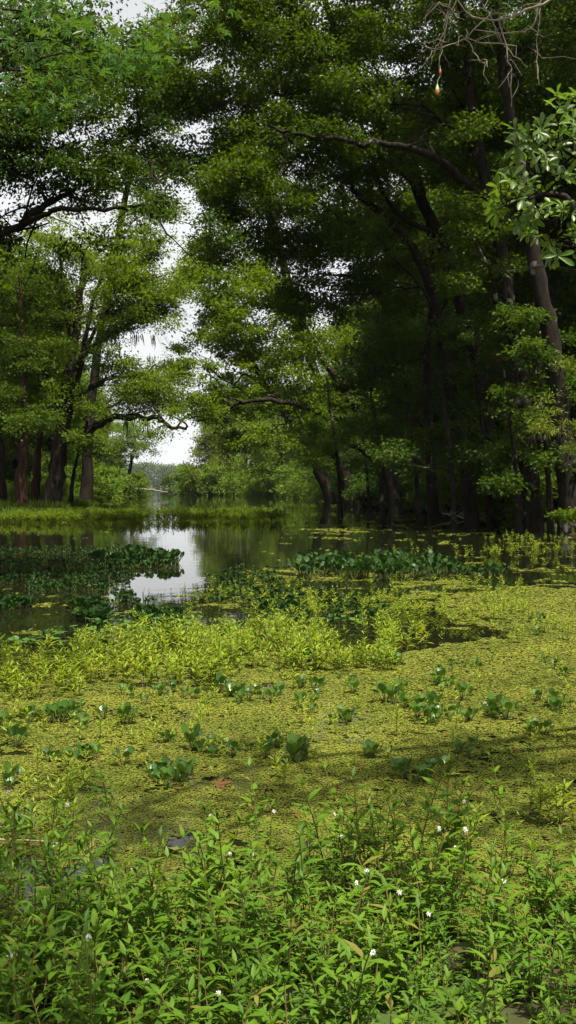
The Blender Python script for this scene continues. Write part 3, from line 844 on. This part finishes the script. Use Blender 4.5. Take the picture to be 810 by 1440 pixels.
# fishing floats caught in the twigs
f1 = P(615, 126, 4.0)
o = empty('fishing_float', tuple(f1)); tag(o, 'larger fishing float, green above and orange below, dangling from the bare twigs', 'fishing float')
o.scale = (.78, .78, .9)
build('green_cone', lathe([(.027, .0008), (.022, .0035), (.012, .0072), (.002, .0098), (0, .0102)]), M['f_green'], o, True)
build('orange_base', lathe([(0, .0103), (-.006, .0108), (-.014, .0102), (-.02, .008), (-.023, .004), (-.024, .0005)]), M['f_orange'], o, True)
f2 = P(619, 101, 4.0)
o = empty('fishing_float', tuple(f2)); tag(o, 'small red fishing float snagged on the twig above the green and orange one', 'fishing float')
o.scale = (.78, .78, .9)
build('body', lathe([(.014, .0006), (.009, .005), (0, .0068), (-.009, .005), (-.014, .0006)]), M['f_red'], o, True)
build('peg', lathe([(.02, .0012), (-.02, .0012)], 6), M['f_green'], o, True)
o = build('fishing_line', tube(spline([P(619, 92, 4), f2 + [0, 0, -.014], P(616, 112, 4), f1 + [0, 0, .0245]], 14), .0009, 4), M['line'])
tag(o, 'thin fishing line holding the two floats under the twigs', 'fishing line')

# ------------------------------------------------------------------ duckweed mat
def blob(x, Y, px, py, rx, ry):
    c = G(px, py); e = G(px + rx, py); f = G(px, py - ry); h = G(px, py + ry)
    return np.exp(-(((x - c[0]) / (e[0] - c[0])) ** 2 + (np.where(Y > c[1], (Y - c[1]) / (f[1] - c[1]), (c[1] - Y) / (c[1] - h[1]))) ** 2))


def cover(x, Y):
    """0 open water .. 1 closed mat"""
    m = np.full_like(x, .02)
    m = m + .95 * (1 / (1 + np.exp((Y - 11.0 - .9 * x) / 1.0)))            # closed mat in the front
    m = m + .45 * blob(x, Y, 720, 840, 200, 40) + .34 * blob(x, Y, 560, 810, 300, 26) + .22 * blob(x, Y, 640, 760, 260, 14)
    m = m + .35 * blob(x, Y, 60, 850, 200, 50) + .34 * blob(x, Y, 330, 862, 180, 20) + .2 * blob(x, Y, 380, 800, 90, 20) + .3 * blob(x, Y, 470, 745, 120, 9) + .2 * blob(x, Y, 600, 735, 240, 6)
    m = m - .8 * blob(x, Y, 545, 888, 110, 15) - .6 * blob(x, Y, 245, 780, 100, 60) - .12 * blob(x, Y, 255, 1170, 20, 40) - .25 * blob(x, Y, 280, 975, 30, 12) - .75 * blob(x, Y, 600, 898, 110, 12) - .35 * blob(x, Y, 700, 815, 130, 12) - .3 * blob(x, Y, 500, 862, 150, 10)
    m = m - .12 * blob(x, Y, 120, 1240, 260, 60) - .3 * blob(x, Y, 60, 1010, 130, 10)
    m = m - .22 / (1 + np.exp((Y - 4.25 - .25 * np.sin(x * 3)) / .22))
    return m


k = .00140
Yrows = np.exp(np.arange(math.log(1.9), math.log(75), k * 1.55))
gs = []
nc = int(.78 / k)
col = (np.arange(nc) - nc / 2) * k * 1.0
A, B = np.meshgrid(col, Yrows)
A = A + rng.uniform(-.5, .5, A.shape) * k; Bj = B * (1 + rng.uniform(-.6, .6, A.shape) * k * 1.5)
x = (A * Bj).ravel(); Y = Bj.ravel()
c = cover(x, Y)
f = .55 * fbm2(x * 1.1 + 5, Y * 1.1 + 3, 3) + .45 * fbm2(x * 5 + 50, Y * 4 + 70, 3)
keep = (c + (f - .5) * 2.1 > .52)
small = vn2(x * 9, Y * 7) * .3 + vn2(x * 24, Y * 18) * .35 + vn2(x * 60 + 9, Y * 45 + 4) * .35
keep &= small > (.30 + .16 * (fbm2(x * .8 + 90, Y * .6, 2) - .4)) * np.clip(1.35 - .5 * c, .3, 1.2)
keep &= ground_z(x, Y) < -.01
x, Y = x[keep], Y[keep]; n = len(x)
s = Y * k * rng.uniform(1.0, 2.3, n)
z = .004 + s * rng.uniform(0, .22, n)
th = rng.uniform(0, 6.28, n)
dirs = np.stack([np.cos(th), np.sin(th), rng.normal(size=n) * .07], 1)
up = np.array([0, 0, 1.0]) + rng.normal(size=(n, 3)) * .13
mat_geo = scatter(T_STAR, np.stack([x, Y, z], 1), dirs, up, s)
print('duckweed', n)
o = build('duckweed', mat_geo, M['duck'])
tag(o, 'yellow-green duckweed mat floating over the near water', 'duckweed', kind='stuff')

# ------------------------------------------------------------------ water plants
def weed_proto(h, nodes, L, leafT=T_LANCE, seed=0, flower=False, side=2, mats=('weed', 'weed_stem'), up=.45):
    """an upright stem with opposite lance-shaped leaves; returns (stem, foliage, flower) geometry"""
    r = np.random.default_rng(seed)
    lean = r.normal(size=2) * .14 * h
    def pos(t): return np.array([lean[0] * t * t, lean[1] * t * t, h * t])
    st = [tube(np.array([pos(t) for t in np.linspace(-.1, 1, 8)]), np.linspace(.0032, .0018, 8), 5)]
    LP, LD, LU, LS_ = [], [], [], []
    a = r.uniform(0, 3.14)
    for k in range(nodes):
        t = .18 + .8 * (k + r.uniform(-.2, .2)) / nodes
        a += 1.57 + r.normal() * .25
        l = L * (1 - .35 * abs(t - .6)) * r.uniform(.75, 1.15) * (.65 if t < .35 else 1)
        for s in (0, math.pi):
            aa = a + s + r.normal() * .15
            LP.append(pos(t)); e = up + r.normal() * .2 + .35 * (t - .5)
            LD.append((math.cos(aa), math.sin(aa), e)); LU.append((-math.cos(aa) * e, -math.sin(aa) * e, 1)); LS_.append(l)
    for k in range(5):                                                   # the young leaves at the tip
        aa = a + k * 2.1; LP.append(pos(1)); LD.append((math.cos(aa) * .6, math.sin(aa) * .6, 1.0)); LU.append((-math.cos(aa), -math.sin(aa), .6)); LS_.append(L * r.uniform(.4, .65))
    for k in range(side):                                                # side shoots
        t = r.uniform(.35, .8); aa = r.uniform(0, 6.28); p0 = pos(t); p1 = p0 + np.array([math.cos(aa), math.sin(aa), 1.3]) * h * r.uniform(.1, .2)
        st.append(tube(bez(p0, p1, -.1, 5, .02), .0015, 4))
        for q in range(5):
            bb = r.uniform(0, 6.28); LP.append(p1 if q > 1 else (p0 + p1) / 2); LD.append((math.cos(bb), math.sin(bb), .6)); LU.append((-.4 * math.cos(bb), -.4 * math.sin(bb), 1)); LS_.append(L * r.uniform(.4, .7))
    fo = scatter(leafT, LP, LD, LU, LS_, r.uniform(.9, 1.25))
    fl = Geo()
    if flower:
        aa = r.uniform(0, 6.28); t = r.uniform(.75, .92)
        p1 = pos(t) + np.array([math.cos(aa) * .03, math.sin(aa) * .03, .045])
        st.append(tube(bez(pos(t), p1, -.05, 5, .02), .0011, 4))
        d = norm(r.normal(size=(40, 3)))
        fl = scatter(T_LANCE_S, p1 + d * .001, d, r.normal(size=(40, 3)), .0085, 1.6)
    return join(st), fo, fl


def make_weed(name, geos, mats, label, group):
    o = empty(name); tag(o, label, 'water weed', group)
    build('stem', geos[0], M[mats[1]], o, True); build('foliage', geos[1], M[mats[0]], o, True)
    if len(geos[2].Q): build('flower_head', geos[2], M['flower'], o, True)
    return o


def merged(geos, spots, which):
    """the same plant geometry joined into one mass: [foliage, stems] of many plants"""
    out = ([], [])
    for (x, Y, z, a, s), w in zip(spots, which):
        ca, sa = math.cos(a) * s, math.sin(a) * s
        for k in (0, 1):
            g = geos[w][k]; V = g.V
            W = np.stack([V[:, 0] * ca - V[:, 1] * sa + x, V[:, 0] * sa + V[:, 1] * ca + Y, V[:, 2] * s + z], 1)
            out[k].append(Geo(W, g.Q))
    return join(out[0]), join(out[1])


def place_all(protos, spots, which, labels=None):
    seen = set()
    for (x, Y, z, a, s), w in zip(spots, which):
        o = protos[w] if w not in seen else copy_tree(protos[w])
        seen.add(w)
        o.location = (x, Y, z); o.rotation_euler = (random.gauss(0, .07), random.gauss(0, .07), a); o.scale = (s, s, s)


# foreground stand
FG = [weed_proto(h, nd, L, seed=100 + q, flower=q in (2, 5, 7)) for q, (h, nd, L) in enumerate(
    [(.44, 8, .082), (.36, 7, .088), (.40, 8, .078), (.30, 6, .085), (.48, 9, .075), (.42, 8, .08), (.34, 7, .072), (.38, 7, .082)])]
fgp = [make_weed('alligator_weed', gg, ('weed', 'weed_stem'),
                 'weed stem with a small white flower head in the thick green foreground stand' if len(gg[2].Q) else 'leafy weed stem without flowers in the thick green foreground stand',
                 'foreground weeds with white flower heads' if len(gg[2].Q) else 'foreground weeds without flowers') for gg in FG]
sp_, wh = [], []
r = random.Random(5)
while len(sp_) < 262:
    Y = 2.0 + 2.75 * r.random() ** .9
    x = r.uniform(-.32, .32) * Y
    px = HX + x / Y * F
    edge = 3.62 + .22 * math.sin(px * .013 + 1.2) + .25 * (px / 810) + r.gauss(0, .18)
    if px < 90 and Y > 3.75 and r.random() < .5: continue
    if 180 < px < 300 and Y > 3.5 and r.random() < .45: continue
    if Y > edge: continue
    sp_.append((x, Y, -.03, r.uniform(0, 6.28), r.uniform(.8, 1.12) * (.82 if Y < 2.5 else 1))); wh.append(r.choice([0, 1, 3, 4, 6] * 4 + [2, 5, 7]))
for px, py, s in ((585, 1225, 1.15), (715, 1240, 1.05), (25, 1215, 1.0), (160, 1225, 1.15), (365, 1235, 1.05), (470, 1255, .9), (360, 1205, .6), (655, 1205, .6)):
    g = G(px, py); sp_.append((g[0], g[1], -.03, r.uniform(0, 6.28), s)); wh.append(r.choice([0, 4, 2]))
place_all(fgp, sp_, wh)
und = []
while len(und) < 800:
    Y = 1.9 + 2.5 * r.random(); x = r.uniform(-.33, .33) * Y
    if Y > 3.75 + r.gauss(0, .2) or float(fbm2(np.array([x * 1.7 + 3]), np.array([Y * 1.7 + 8]), 2)[0]) < .15: continue
    und.append((x, Y, -.03, r.uniform(0, 6.28), r.uniform(.35, .7)))
a, b = merged(FG, und, [r.randrange(8) for _ in und])
tag(build('weed_undergrowth', join([b, Geo(a.V, a.Q, np.ones(len(a.Q), int))]), [M['weed'], M['weed_stem']]),
    'short young weeds filling in beneath the foreground stand', 'water weeds', kind='stuff')

# middle band of yellow-green weeds in the sun
MB = [weed_proto(h, nd, L, T_LANCE, seed=300 + q, side=1, up=.8) for q, (h, nd, L) in enumerate(
    [(.22, 5, .085), (.17, 4, .08), (.28, 6, .08), (.14, 3, .085), (.20, 4, .09)])]
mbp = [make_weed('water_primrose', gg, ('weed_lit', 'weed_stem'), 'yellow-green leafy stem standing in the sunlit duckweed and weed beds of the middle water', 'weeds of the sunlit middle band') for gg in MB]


def band(n, rects, seed, zmin=-.02, thr=.40, smin=.8, smax=1.15):
    r = random.Random(seed); out = []
    tot = sum((a[1] - a[0]) * (a[3] - a[2]) * a[4] for a in rects)
    for (x0, x1, y0, y1, w) in rects:
        m = int(n * (x1 - x0) * (y1 - y0) * w / tot); k = 0; tries = 0
        while k < m and tries < m * 30:
            tries += 1
            g = G(r.uniform(x0, x1), r.uniform(y0, y1))
            if float(fbm2(np.array([g[0] * 1.3 + 31]), np.array([g[1] * .9 + 12]), 3)[0]) < thr: continue
            out.append((g[0], g[1], zmin, r.uniform(0, 6.28), r.uniform(smin, smax))); k += 1
    return out


mid = band(640, [(0, 120, 925, 985, 1.0), (100, 330, 905, 965, 1.5), (300, 560, 890, 945, 1.7), (500, 600, 880, 915, .7), (190, 430, 880, 915, .8)], 21)
mid += band(330, [(430, 740, 822, 872, 1.1), (260, 450, 825, 880, .7), (560, 720, 860, 880, .5)], 22, smin=.6, smax=.95)
mid += band(90, [(680, 810, 758, 785, 1), (540, 700, 770, 790, .2)], 23, smin=.8, smax=1.3)
mid += band(46, [(0, 140, 1085, 1190, 1.2), (0, 250, 1000, 1080, .25)], 24, smin=.5, smax=.8, thr=.3)
mid += band(30, [(720, 810, 850, 930, 1.0), (640, 810, 1150, 1200, .4)], 25, smin=.7, smax=1.0, thr=.3)
mid += band(170, [(0, 810, 950, 1020, 1), (0, 810, 1020, 1110, .7), (600, 810, 860, 950, .8)], 26, smin=.35, smax=.75, thr=.3)
mid.sort(key=lambda q: q[1])
wh = [random.randrange(5) for _ in mid]
place_all(mbp, mid[:290], wh[:290])
a, b = merged(MB, mid[290:], wh[290:])
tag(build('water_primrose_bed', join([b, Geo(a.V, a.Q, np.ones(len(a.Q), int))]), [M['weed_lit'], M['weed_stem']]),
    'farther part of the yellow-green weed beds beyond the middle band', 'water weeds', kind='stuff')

# floating strip of low weeds before the left bank, reaching to mid frame
far = band(1500, [(-30, 200, 716, 737, 1.6), (180, 400, 722, 735, 1.2), (400, 470, 716, 722, .3)], 31, thr=.3, smin=1.0, smax=1.9)
LOW = [weed_proto(.24, 5, .17, T_LANCE_S, seed=400 + q, side=2, up=.6) for q in range(3)]
wh = [random.randrange(3) for _ in far]
a, b = merged(LOW, far, wh)
tag(build('floating_weed_strip', join([b, Geo(a.V, a.Q, np.ones(len(a.Q), int))]), [M['grass'], M['weed_stem']]),
    'long low strip of yellowish weeds floating before the left bank trunks', 'water weeds', kind='stuff')


# grass on both banks
def grass(name, label, x, Y, hmin, hmax, mat, w):
    n = len(x); z = ground_z(x, Y)
    a = rng.uniform(0, 6.28, n); d = np.stack([np.cos(a) * .45, np.sin(a) * .45, np.ones(n)], 1)
    upv = np.stack([np.cos(a), np.sin(a), -.3 * np.ones(n)], 1)
    g = scatter(T_LANCE_S, np.stack([x, Y, z], 1), d, upv, rng.uniform(hmin, hmax, n), w)
    tag(build(name, g, mat), label, 'grass', kind='stuff')


n = 26000
Y = rng.uniform(50, 130, n); x = sl(Y) - rng.random(n) ** 1.5 * 16
grass('bank_grass', 'yellow-green grass and low herbs on the left bank round the trunks', x, Y, .25, .7, M['grass'], 1.2)
n = 26000
Y = rng.uniform(110, 205, n); x = sr(Y) + rng.random(n) ** 1.5 * 10 - .6
grass('waterside_grass', 'light green grass edging the far right bank', x, Y, .4, 1.2, M['grass'], 1.4)


n = 16000
t_ = rng.random(n) * 3; j = t_.astype(int); f_ = t_ - j
PA = np.array([(4.2, 146), (.2, 169), (-13.2, 181), (-20.5, 204)], float)
q = PA[j] * (1 - f_[:, None]) + PA[np.minimum(j + 1, 3)] * f_[:, None]
d_ = rng.random(n) ** 1.5 * 5
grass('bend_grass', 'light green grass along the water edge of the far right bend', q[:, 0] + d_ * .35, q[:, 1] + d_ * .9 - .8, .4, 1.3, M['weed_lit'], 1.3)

# water hyacinths
def hya_proto(nl, size, seed, tall=1.0):
    r = np.random.default_rng(seed); st = []; LP, LD, LU, LZ = [], [], [], []
    a = r.uniform(0, 6.28)
    for k in range(nl):
        a += 2.4 + r.normal() * .3
        L = size * r.uniform(.7, 1.25) * tall; out = r.uniform(.15, .65)
        e = np.array([math.cos(a) * out * L, math.sin(a) * out * L, L * r.uniform(.75, 1.1) * (1.05 - .35 * out)])
        pp = spline([np.zeros(3) - [0, 0, .01], e * [.45, .45, .4], e], 7)
        st.append(tube(pp, size * .05 * np.array([.6, 1.5, 1.7, 1.2, .8, .6, .5]), 6))
        b = a + r.normal() * .5; tilt = r.uniform(.2, 2.2)
        LP.append(e); LD.append((math.cos(b) * .8, math.sin(b) * .8, tilt)); LU.append((-math.cos(b) * tilt, -math.sin(b) * tilt, .8)); LZ.append(size * r.uniform(.65, 1.0))
    return join(st), scatter(T_ROUND, LP, LD, LU, LZ, .95), Geo()


HY_ = [hya_proto(nl, s, 500 + q, tl) for q, (nl, s, tl) in enumerate([(8, .075, 1.2), (6, .07, 1.1), (10, .08, 1.4), (7, .07, .8), (5, .065, 1.0)])]


def make_hya(gg, mat, label, group):
    o = empty('water_hyacinth'); tag(o, label, 'water hyacinth', group)
    build('stem', gg[0], M['hya_stem'], o, True); build('foliage', gg[1], M[mat], o, True)
    return o


r = random.Random(77)
near_clusters = [(r.uniform(0, 810), r.uniform(930, 1110), r.uniform(10, 30), r.uniform(4, 10), r.randint(1, 4)) for _ in range(26)] + [(235, 1100, 38, 16, 9), (600, 1098, 48, 10, 8), (290, 1052, 40, 8, 6), (330, 985, 48, 12, 14), (95, 1012, 45, 14, 12), (620, 965, 40, 12, 12), (615, 1010, 55, 18, 16),
                 (700, 1000, 35, 14, 9), (775, 998, 35, 14, 10), (555, 990, 25, 12, 5), (480, 1018, 30, 8, 4), (440, 1000, 20, 14, 3), (420, 1070, 22, 10, 4), (15, 1040, 25, 16, 5), (115, 1065, 18, 10, 3),
                 (545, 935, 30, 14, 6), (430, 965, 25, 10, 4), (650, 1060, 40, 10, 4), (745, 1035, 40, 10, 5), (30, 1180, 40, 20, 3), (500, 960, 60, 20, 5), (190, 985, 30, 12, 5), (760, 880, 20, 14, 3), (640, 935, 30, 8, 4), (350, 1060, 60, 10, 4)]
hs = []
for (px, py, rx, ry, k) in near_clusters:
    for _ in range(k):
        g = G(px + r.gauss(0, rx * .42), py + r.gauss(0, ry * .45))
        hs.append((g[0], g[1], 0.0, r.uniform(0, 6.28), r.uniform(.35, .85)))
hyp = [make_hya(gg, 'hya', 'glossy water hyacinth rosette floating on the sunlit duckweed in front', 'hyacinths on the near duckweed') for gg in HY_]
place_all(hyp, hs, [r.randrange(5) for _ in hs])
# the dark raft
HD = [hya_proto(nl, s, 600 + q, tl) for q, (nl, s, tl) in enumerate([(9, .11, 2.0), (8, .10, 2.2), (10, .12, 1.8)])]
hdp = [make_hya(gg, 'hya_shade', 'water hyacinth coloured dark for shade in the dense raft right of centre', 'hyacinths of the dark raft') for gg in HD]
ds = []
while len(ds) < 130:
    g = G(r.uniform(415, 645), r.uniform(796, 818))
    u = (HX + g[0] / g[1] * F - 530) / 118
    if abs(u) > 1 or r.random() < u ** 4: continue
    ds.append((g[0], g[1], 0, r.uniform(0, 6.28), r.uniform(.7, 1.15)))
for _ in range(16):
    g = G(r.uniform(640, 720), r.uniform(804, 818)); ds.append((g[0], g[1], 0, r.uniform(0, 6.28), r.uniform(.5, .8)))
place_all(hdp, ds, [r.randrange(3) for _ in ds])
# left: broad beds of low leaves, shade put into their dark colour
lf = band(1600, [(0, 190, 765, 800, .7), (0, 190, 798, 850, .7), (0, 150, 850, 915, .9), (190, 430, 848, 880, .6), (290, 430, 800, 860, .5), (430, 540, 845, 880, .4)], 41, 0.0, .52, .45, .85)
for g_ in band(120, [(130, 250, 782, 800, 1)], 42, 0, .1, 1.0, 1.6): lf.append(g_)
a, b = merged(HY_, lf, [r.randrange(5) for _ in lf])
tag(build('floating_plant_bed', join([b, Geo(a.V, a.Q, np.ones(len(a.Q), int))]), [M['hya_shade'], M['hya_stem']]),
    'broken beds of low dark shade-coloured floating plants at the left, before the open water', 'water plants', kind='stuff')
# pennywort: flat round leaves
pts = band(300, [(110, 330, 872, 898, 1), (330, 560, 868, 885, .4), (0, 120, 880, 915, .4)], 43, 0, .3)
PV = np.array([(x, Y, random.uniform(.03, .09)) for x, Y, *_ in pts]); n = len(PV)
th = rng.uniform(0, 6.28, n)
g = scatter(T_PAD, PV, np.stack([np.cos(th), np.sin(th), rng.normal(size=n) * .15], 1), np.array([0, 0, 1]) + rng.normal(size=(n, 3)) * .2, rng.uniform(.05, .10, n))
st = [tube(np.array([p - [0, 0, p[2] + .02], p]), .003, 4) for p in PV]
s_ = join(st)
tag(build('pennywort_bed', join([g, Geo(s_.V, s_.Q, np.ones(len(s_.Q), int))]), [M['pad'], M['hya_stem']]),
    'patch of round flat leaves behind the left end of the sunlit weed band', 'water plants', kind='stuff')

# ------------------------------------------------------------------ odds and ends
def flat_leaf(px, py, s, mat, label, a=.5, name='fallen_leaf', cat='leaf'):
    p = G(px, py, .02)
    g = scatter(T_LOBED, [(0, 0, 0)], [(math.cos(a), math.sin(a), .25)], [(0, -.6, 1)], s)
    V = g.V; g2 = Geo(V + [0, 0, -.0015], g.Q[:, ::-1])
    o = build(name, join([g, g2]), mat, loc=tuple(p)); tag(o, label, cat)


flat_leaf(303, 1104, .085, M['leaf_brown'], 'single orange-brown dead leaf lying on the duckweed left of centre', .2)
n = 300
Yl_ = rng.uniform(3.6, 12, n); xl_ = rng.uniform(-.31, .31, n) * Yl_; a_ = rng.uniform(0, 6.28, n)
g = scatter(T_OBOV, np.stack([xl_, Yl_, np.full(n, .012)], 1), np.stack([np.cos(a_), np.sin(a_), rng.uniform(0, .25, n)], 1), np.array([0, 0, 1.0]) + rng.normal(size=(n, 3)) * .2, rng.uniform(.015, .05, n))
tag(build('leaf_litter', g, M['leaf_brown']), 'small brown leaf scraps scattered over the duckweed', 'leaf litter', kind='stuff')
flat_leaf(325, 1038, .05, M['leaf_brown'], 'small reddish dead leaf among the hyacinths above the orange-brown leaf', 2)


def stick(pts, r0, label, mat='stick', name='stick', cat='stick'):
    pts = [np.array(p, float) for p in pts]; base = pts[0]
    pp = spline(pts, 14); pp[1:-1] += rng.normal(size=(12, 3)) * r0 * .5
    o = build(name, Geo(tube(pp, np.linspace(r0, r0 * .5, 14), 6, .2).V - base, tube(pp, np.linspace(r0, r0 * .5, 14), 6).Q), M[mat], smooth=True, loc=tuple(base))
    tag(o, label, cat)


stick([G(-20, 1180, .02), G(40, 1182, .03), G(92, 1187, .015)], .007, 'straw-coloured stick lying on the water at the lower left edge')
stick([G(622, 722, .25), G(645, 727, .12), G(668, 733, .02)], .035, 'bare fallen branch poking from the dark water by the right bank', 'twig', 'fallen_branch', 'branch')
stick([P(352 - 210, 694, 150), P(180, 687, 150), P(212, 689, 151), P(236, 692, 150)], .16, 'long grey branch fallen into the water at the far left bank', 'twig', 'fallen_branch', 'branch')

# ------------------------------------------------------------------ haze, light, sky, camera
hz, nt, out = new_mat('haze air')
pv = N(nt, 'ShaderNodeVolumePrincipled'); pv.inputs['Color'].default_value = (.80, .88, 1, 1); pv.inputs['Density'].default_value = .00006
nt.links.new(pv.outputs[0], out.inputs['Volume'])
USE_HAZE = True
if USE_HAZE:
    X0, X1, Y0, Y1, Z0, Z1 = -1600, 1600, -60, 3100, -2, 45
    V = [(X0, Y0, Z0), (X1, Y0, Z0), (X1, Y1, Z0), (X0, Y1, Z0), (X0, Y0, Z1), (X1, Y0, Z1), (X1, Y1, Z1), (X0, Y1, Z1)]
    Q = [(0, 3, 2, 1), (4, 5, 6, 7), (0, 1, 5, 4), (1, 2, 6, 5), (2, 3, 7, 6), (3, 0, 4, 7)]
    build('haze', Geo(V, Q), hz)['kind'] = 'stuff'
    bpy.data.objects['haze']['label'] = 'thin pale haze over the far channel and lake'
    bpy.data.objects['haze']['category'] = 'haze'

el = math.asin(SUN[2]); az = math.atan2(SUN[0], SUN[1])            # azimuth from +Y towards +X
sd = bpy.data.lights.new('sun', 'SUN'); sd.energy = 5.0; sd.angle = R(.5); sd.color = (1, .93, .78)
so = bpy.data.objects.new('sun', sd); COL.objects.link(so)
from mathutils import Vector
so.rotation_euler = Vector(tuple(SUN)).to_track_quat('Z', 'Y').to_euler()

w = bpy.data.worlds.new('World'); scene.world = w; w.use_nodes = True
nt = w.node_tree; bg = nt.nodes['Background']
sky = nt.nodes.new('ShaderNodeTexSky'); sky.sky_type = 'NISHITA'; sky.sun_disc = False
sky.sun_elevation = el; sky.sun_rotation = az
sky.air_density = 1.0; sky.dust_density = 6.0; sky.ozone_density = 1.0
hs_ = nt.nodes.new('ShaderNodeHueSaturation'); hs_.inputs['Saturation'].default_value = .25; hs_.inputs['Value'].default_value = 1.0
# bright thin cloud and haze low in the sky, broken higher up
nt.links.new(sky.outputs[0], hs_.inputs['Color'])
tc = nt.nodes.new('ShaderNodeTexCoord'); sx = nt.nodes.new('ShaderNodeSeparateXYZ'); nt.links.new(tc.outputs['Generated'], sx.inputs[0])
mr = nt.nodes.new('ShaderNodeMapRange'); nt.links.new(sx.outputs[2], mr.inputs[0])
mr.inputs[1].default_value = .30; mr.inputs[2].default_value = .75; mr.inputs[3].default_value = 1.0; mr.inputs[4].default_value = .05
cn = nt.nodes.new('ShaderNodeTexNoise'); cn.inputs['Scale'].default_value = 3.5; cn.inputs['Detail'].default_value = 6; nt.links.new(tc.outputs['Generated'], cn.inputs['Vector'])
cr = nt.nodes.new('ShaderNodeMapRange'); nt.links.new(cn.outputs[0], cr.inputs[0])
cr.inputs[1].default_value = .3; cr.inputs[2].default_value = .6; cr.inputs[3].default_value = .75; cr.inputs[4].default_value = 1.0
mu = nt.nodes.new('ShaderNodeMath'); mu.operation = 'MULTIPLY'; nt.links.new(mr.outputs[0], mu.inputs[0]); nt.links.new(cr.outputs[0], mu.inputs[1])
my = nt.nodes.new('ShaderNodeMapRange'); nt.links.new(sx.outputs[1], my.inputs[0])            # cloud bank held over the lake, shaped to cut ambient light
my.inputs[1].default_value = .45; my.inputs[2].default_value = .85; my.inputs[3].default_value = .15; my.inputs[4].default_value = 1.0
m3 = nt.nodes.new('ShaderNodeMath'); m3.operation = 'MULTIPLY'; nt.links.new(mu.outputs[0], m3.inputs[0]); nt.links.new(my.outputs[0], m3.inputs[1]); mu = m3
mxc = nt.nodes.new('ShaderNodeMix'); mxc.data_type = 'RGBA'; nt.links.new(mu.outputs[0], mxc.inputs[0])
nt.links.new(hs_.outputs[0], mxc.inputs[6]); mxc.inputs[7].default_value = (7.3, 7.5, 7.6, 1)
nt.links.new(mxc.outputs[2], bg.inputs[0])
bg.inputs[1].default_value = .072

cd = bpy.data.cameras.new('camera'); co = bpy.data.objects.new('camera', cd); COL.objects.link(co)
co.location = (0, 0, CAM_Z); co.rotation_euler = (R(90), 0, 0)
cd.sensor_fit = 'VERTICAL'; cd.sensor_height = 36; cd.lens = 36 * F / 1440; cd.shift_y = -36 / 1440
cd.clip_start = .05; cd.clip_end = 6000
scene.camera = co
vs = scene.view_settings; vs.view_transform = 'Standard'; vs.look = 'None'; vs.gamma = 1; vs.use_curve_mapping = False
vs.exposure = 0.95
cy = scene.cycles
cy.max_bounces = 6; cy.diffuse_bounces = 3; cy.glossy_bounces = 3; cy.transmission_bounces = 4; cy.volume_bounces = 0; cy.transparent_max_bounces = 4
cy.caustics_reflective = False; cy.caustics_refractive = False
cy.use_denoising = True
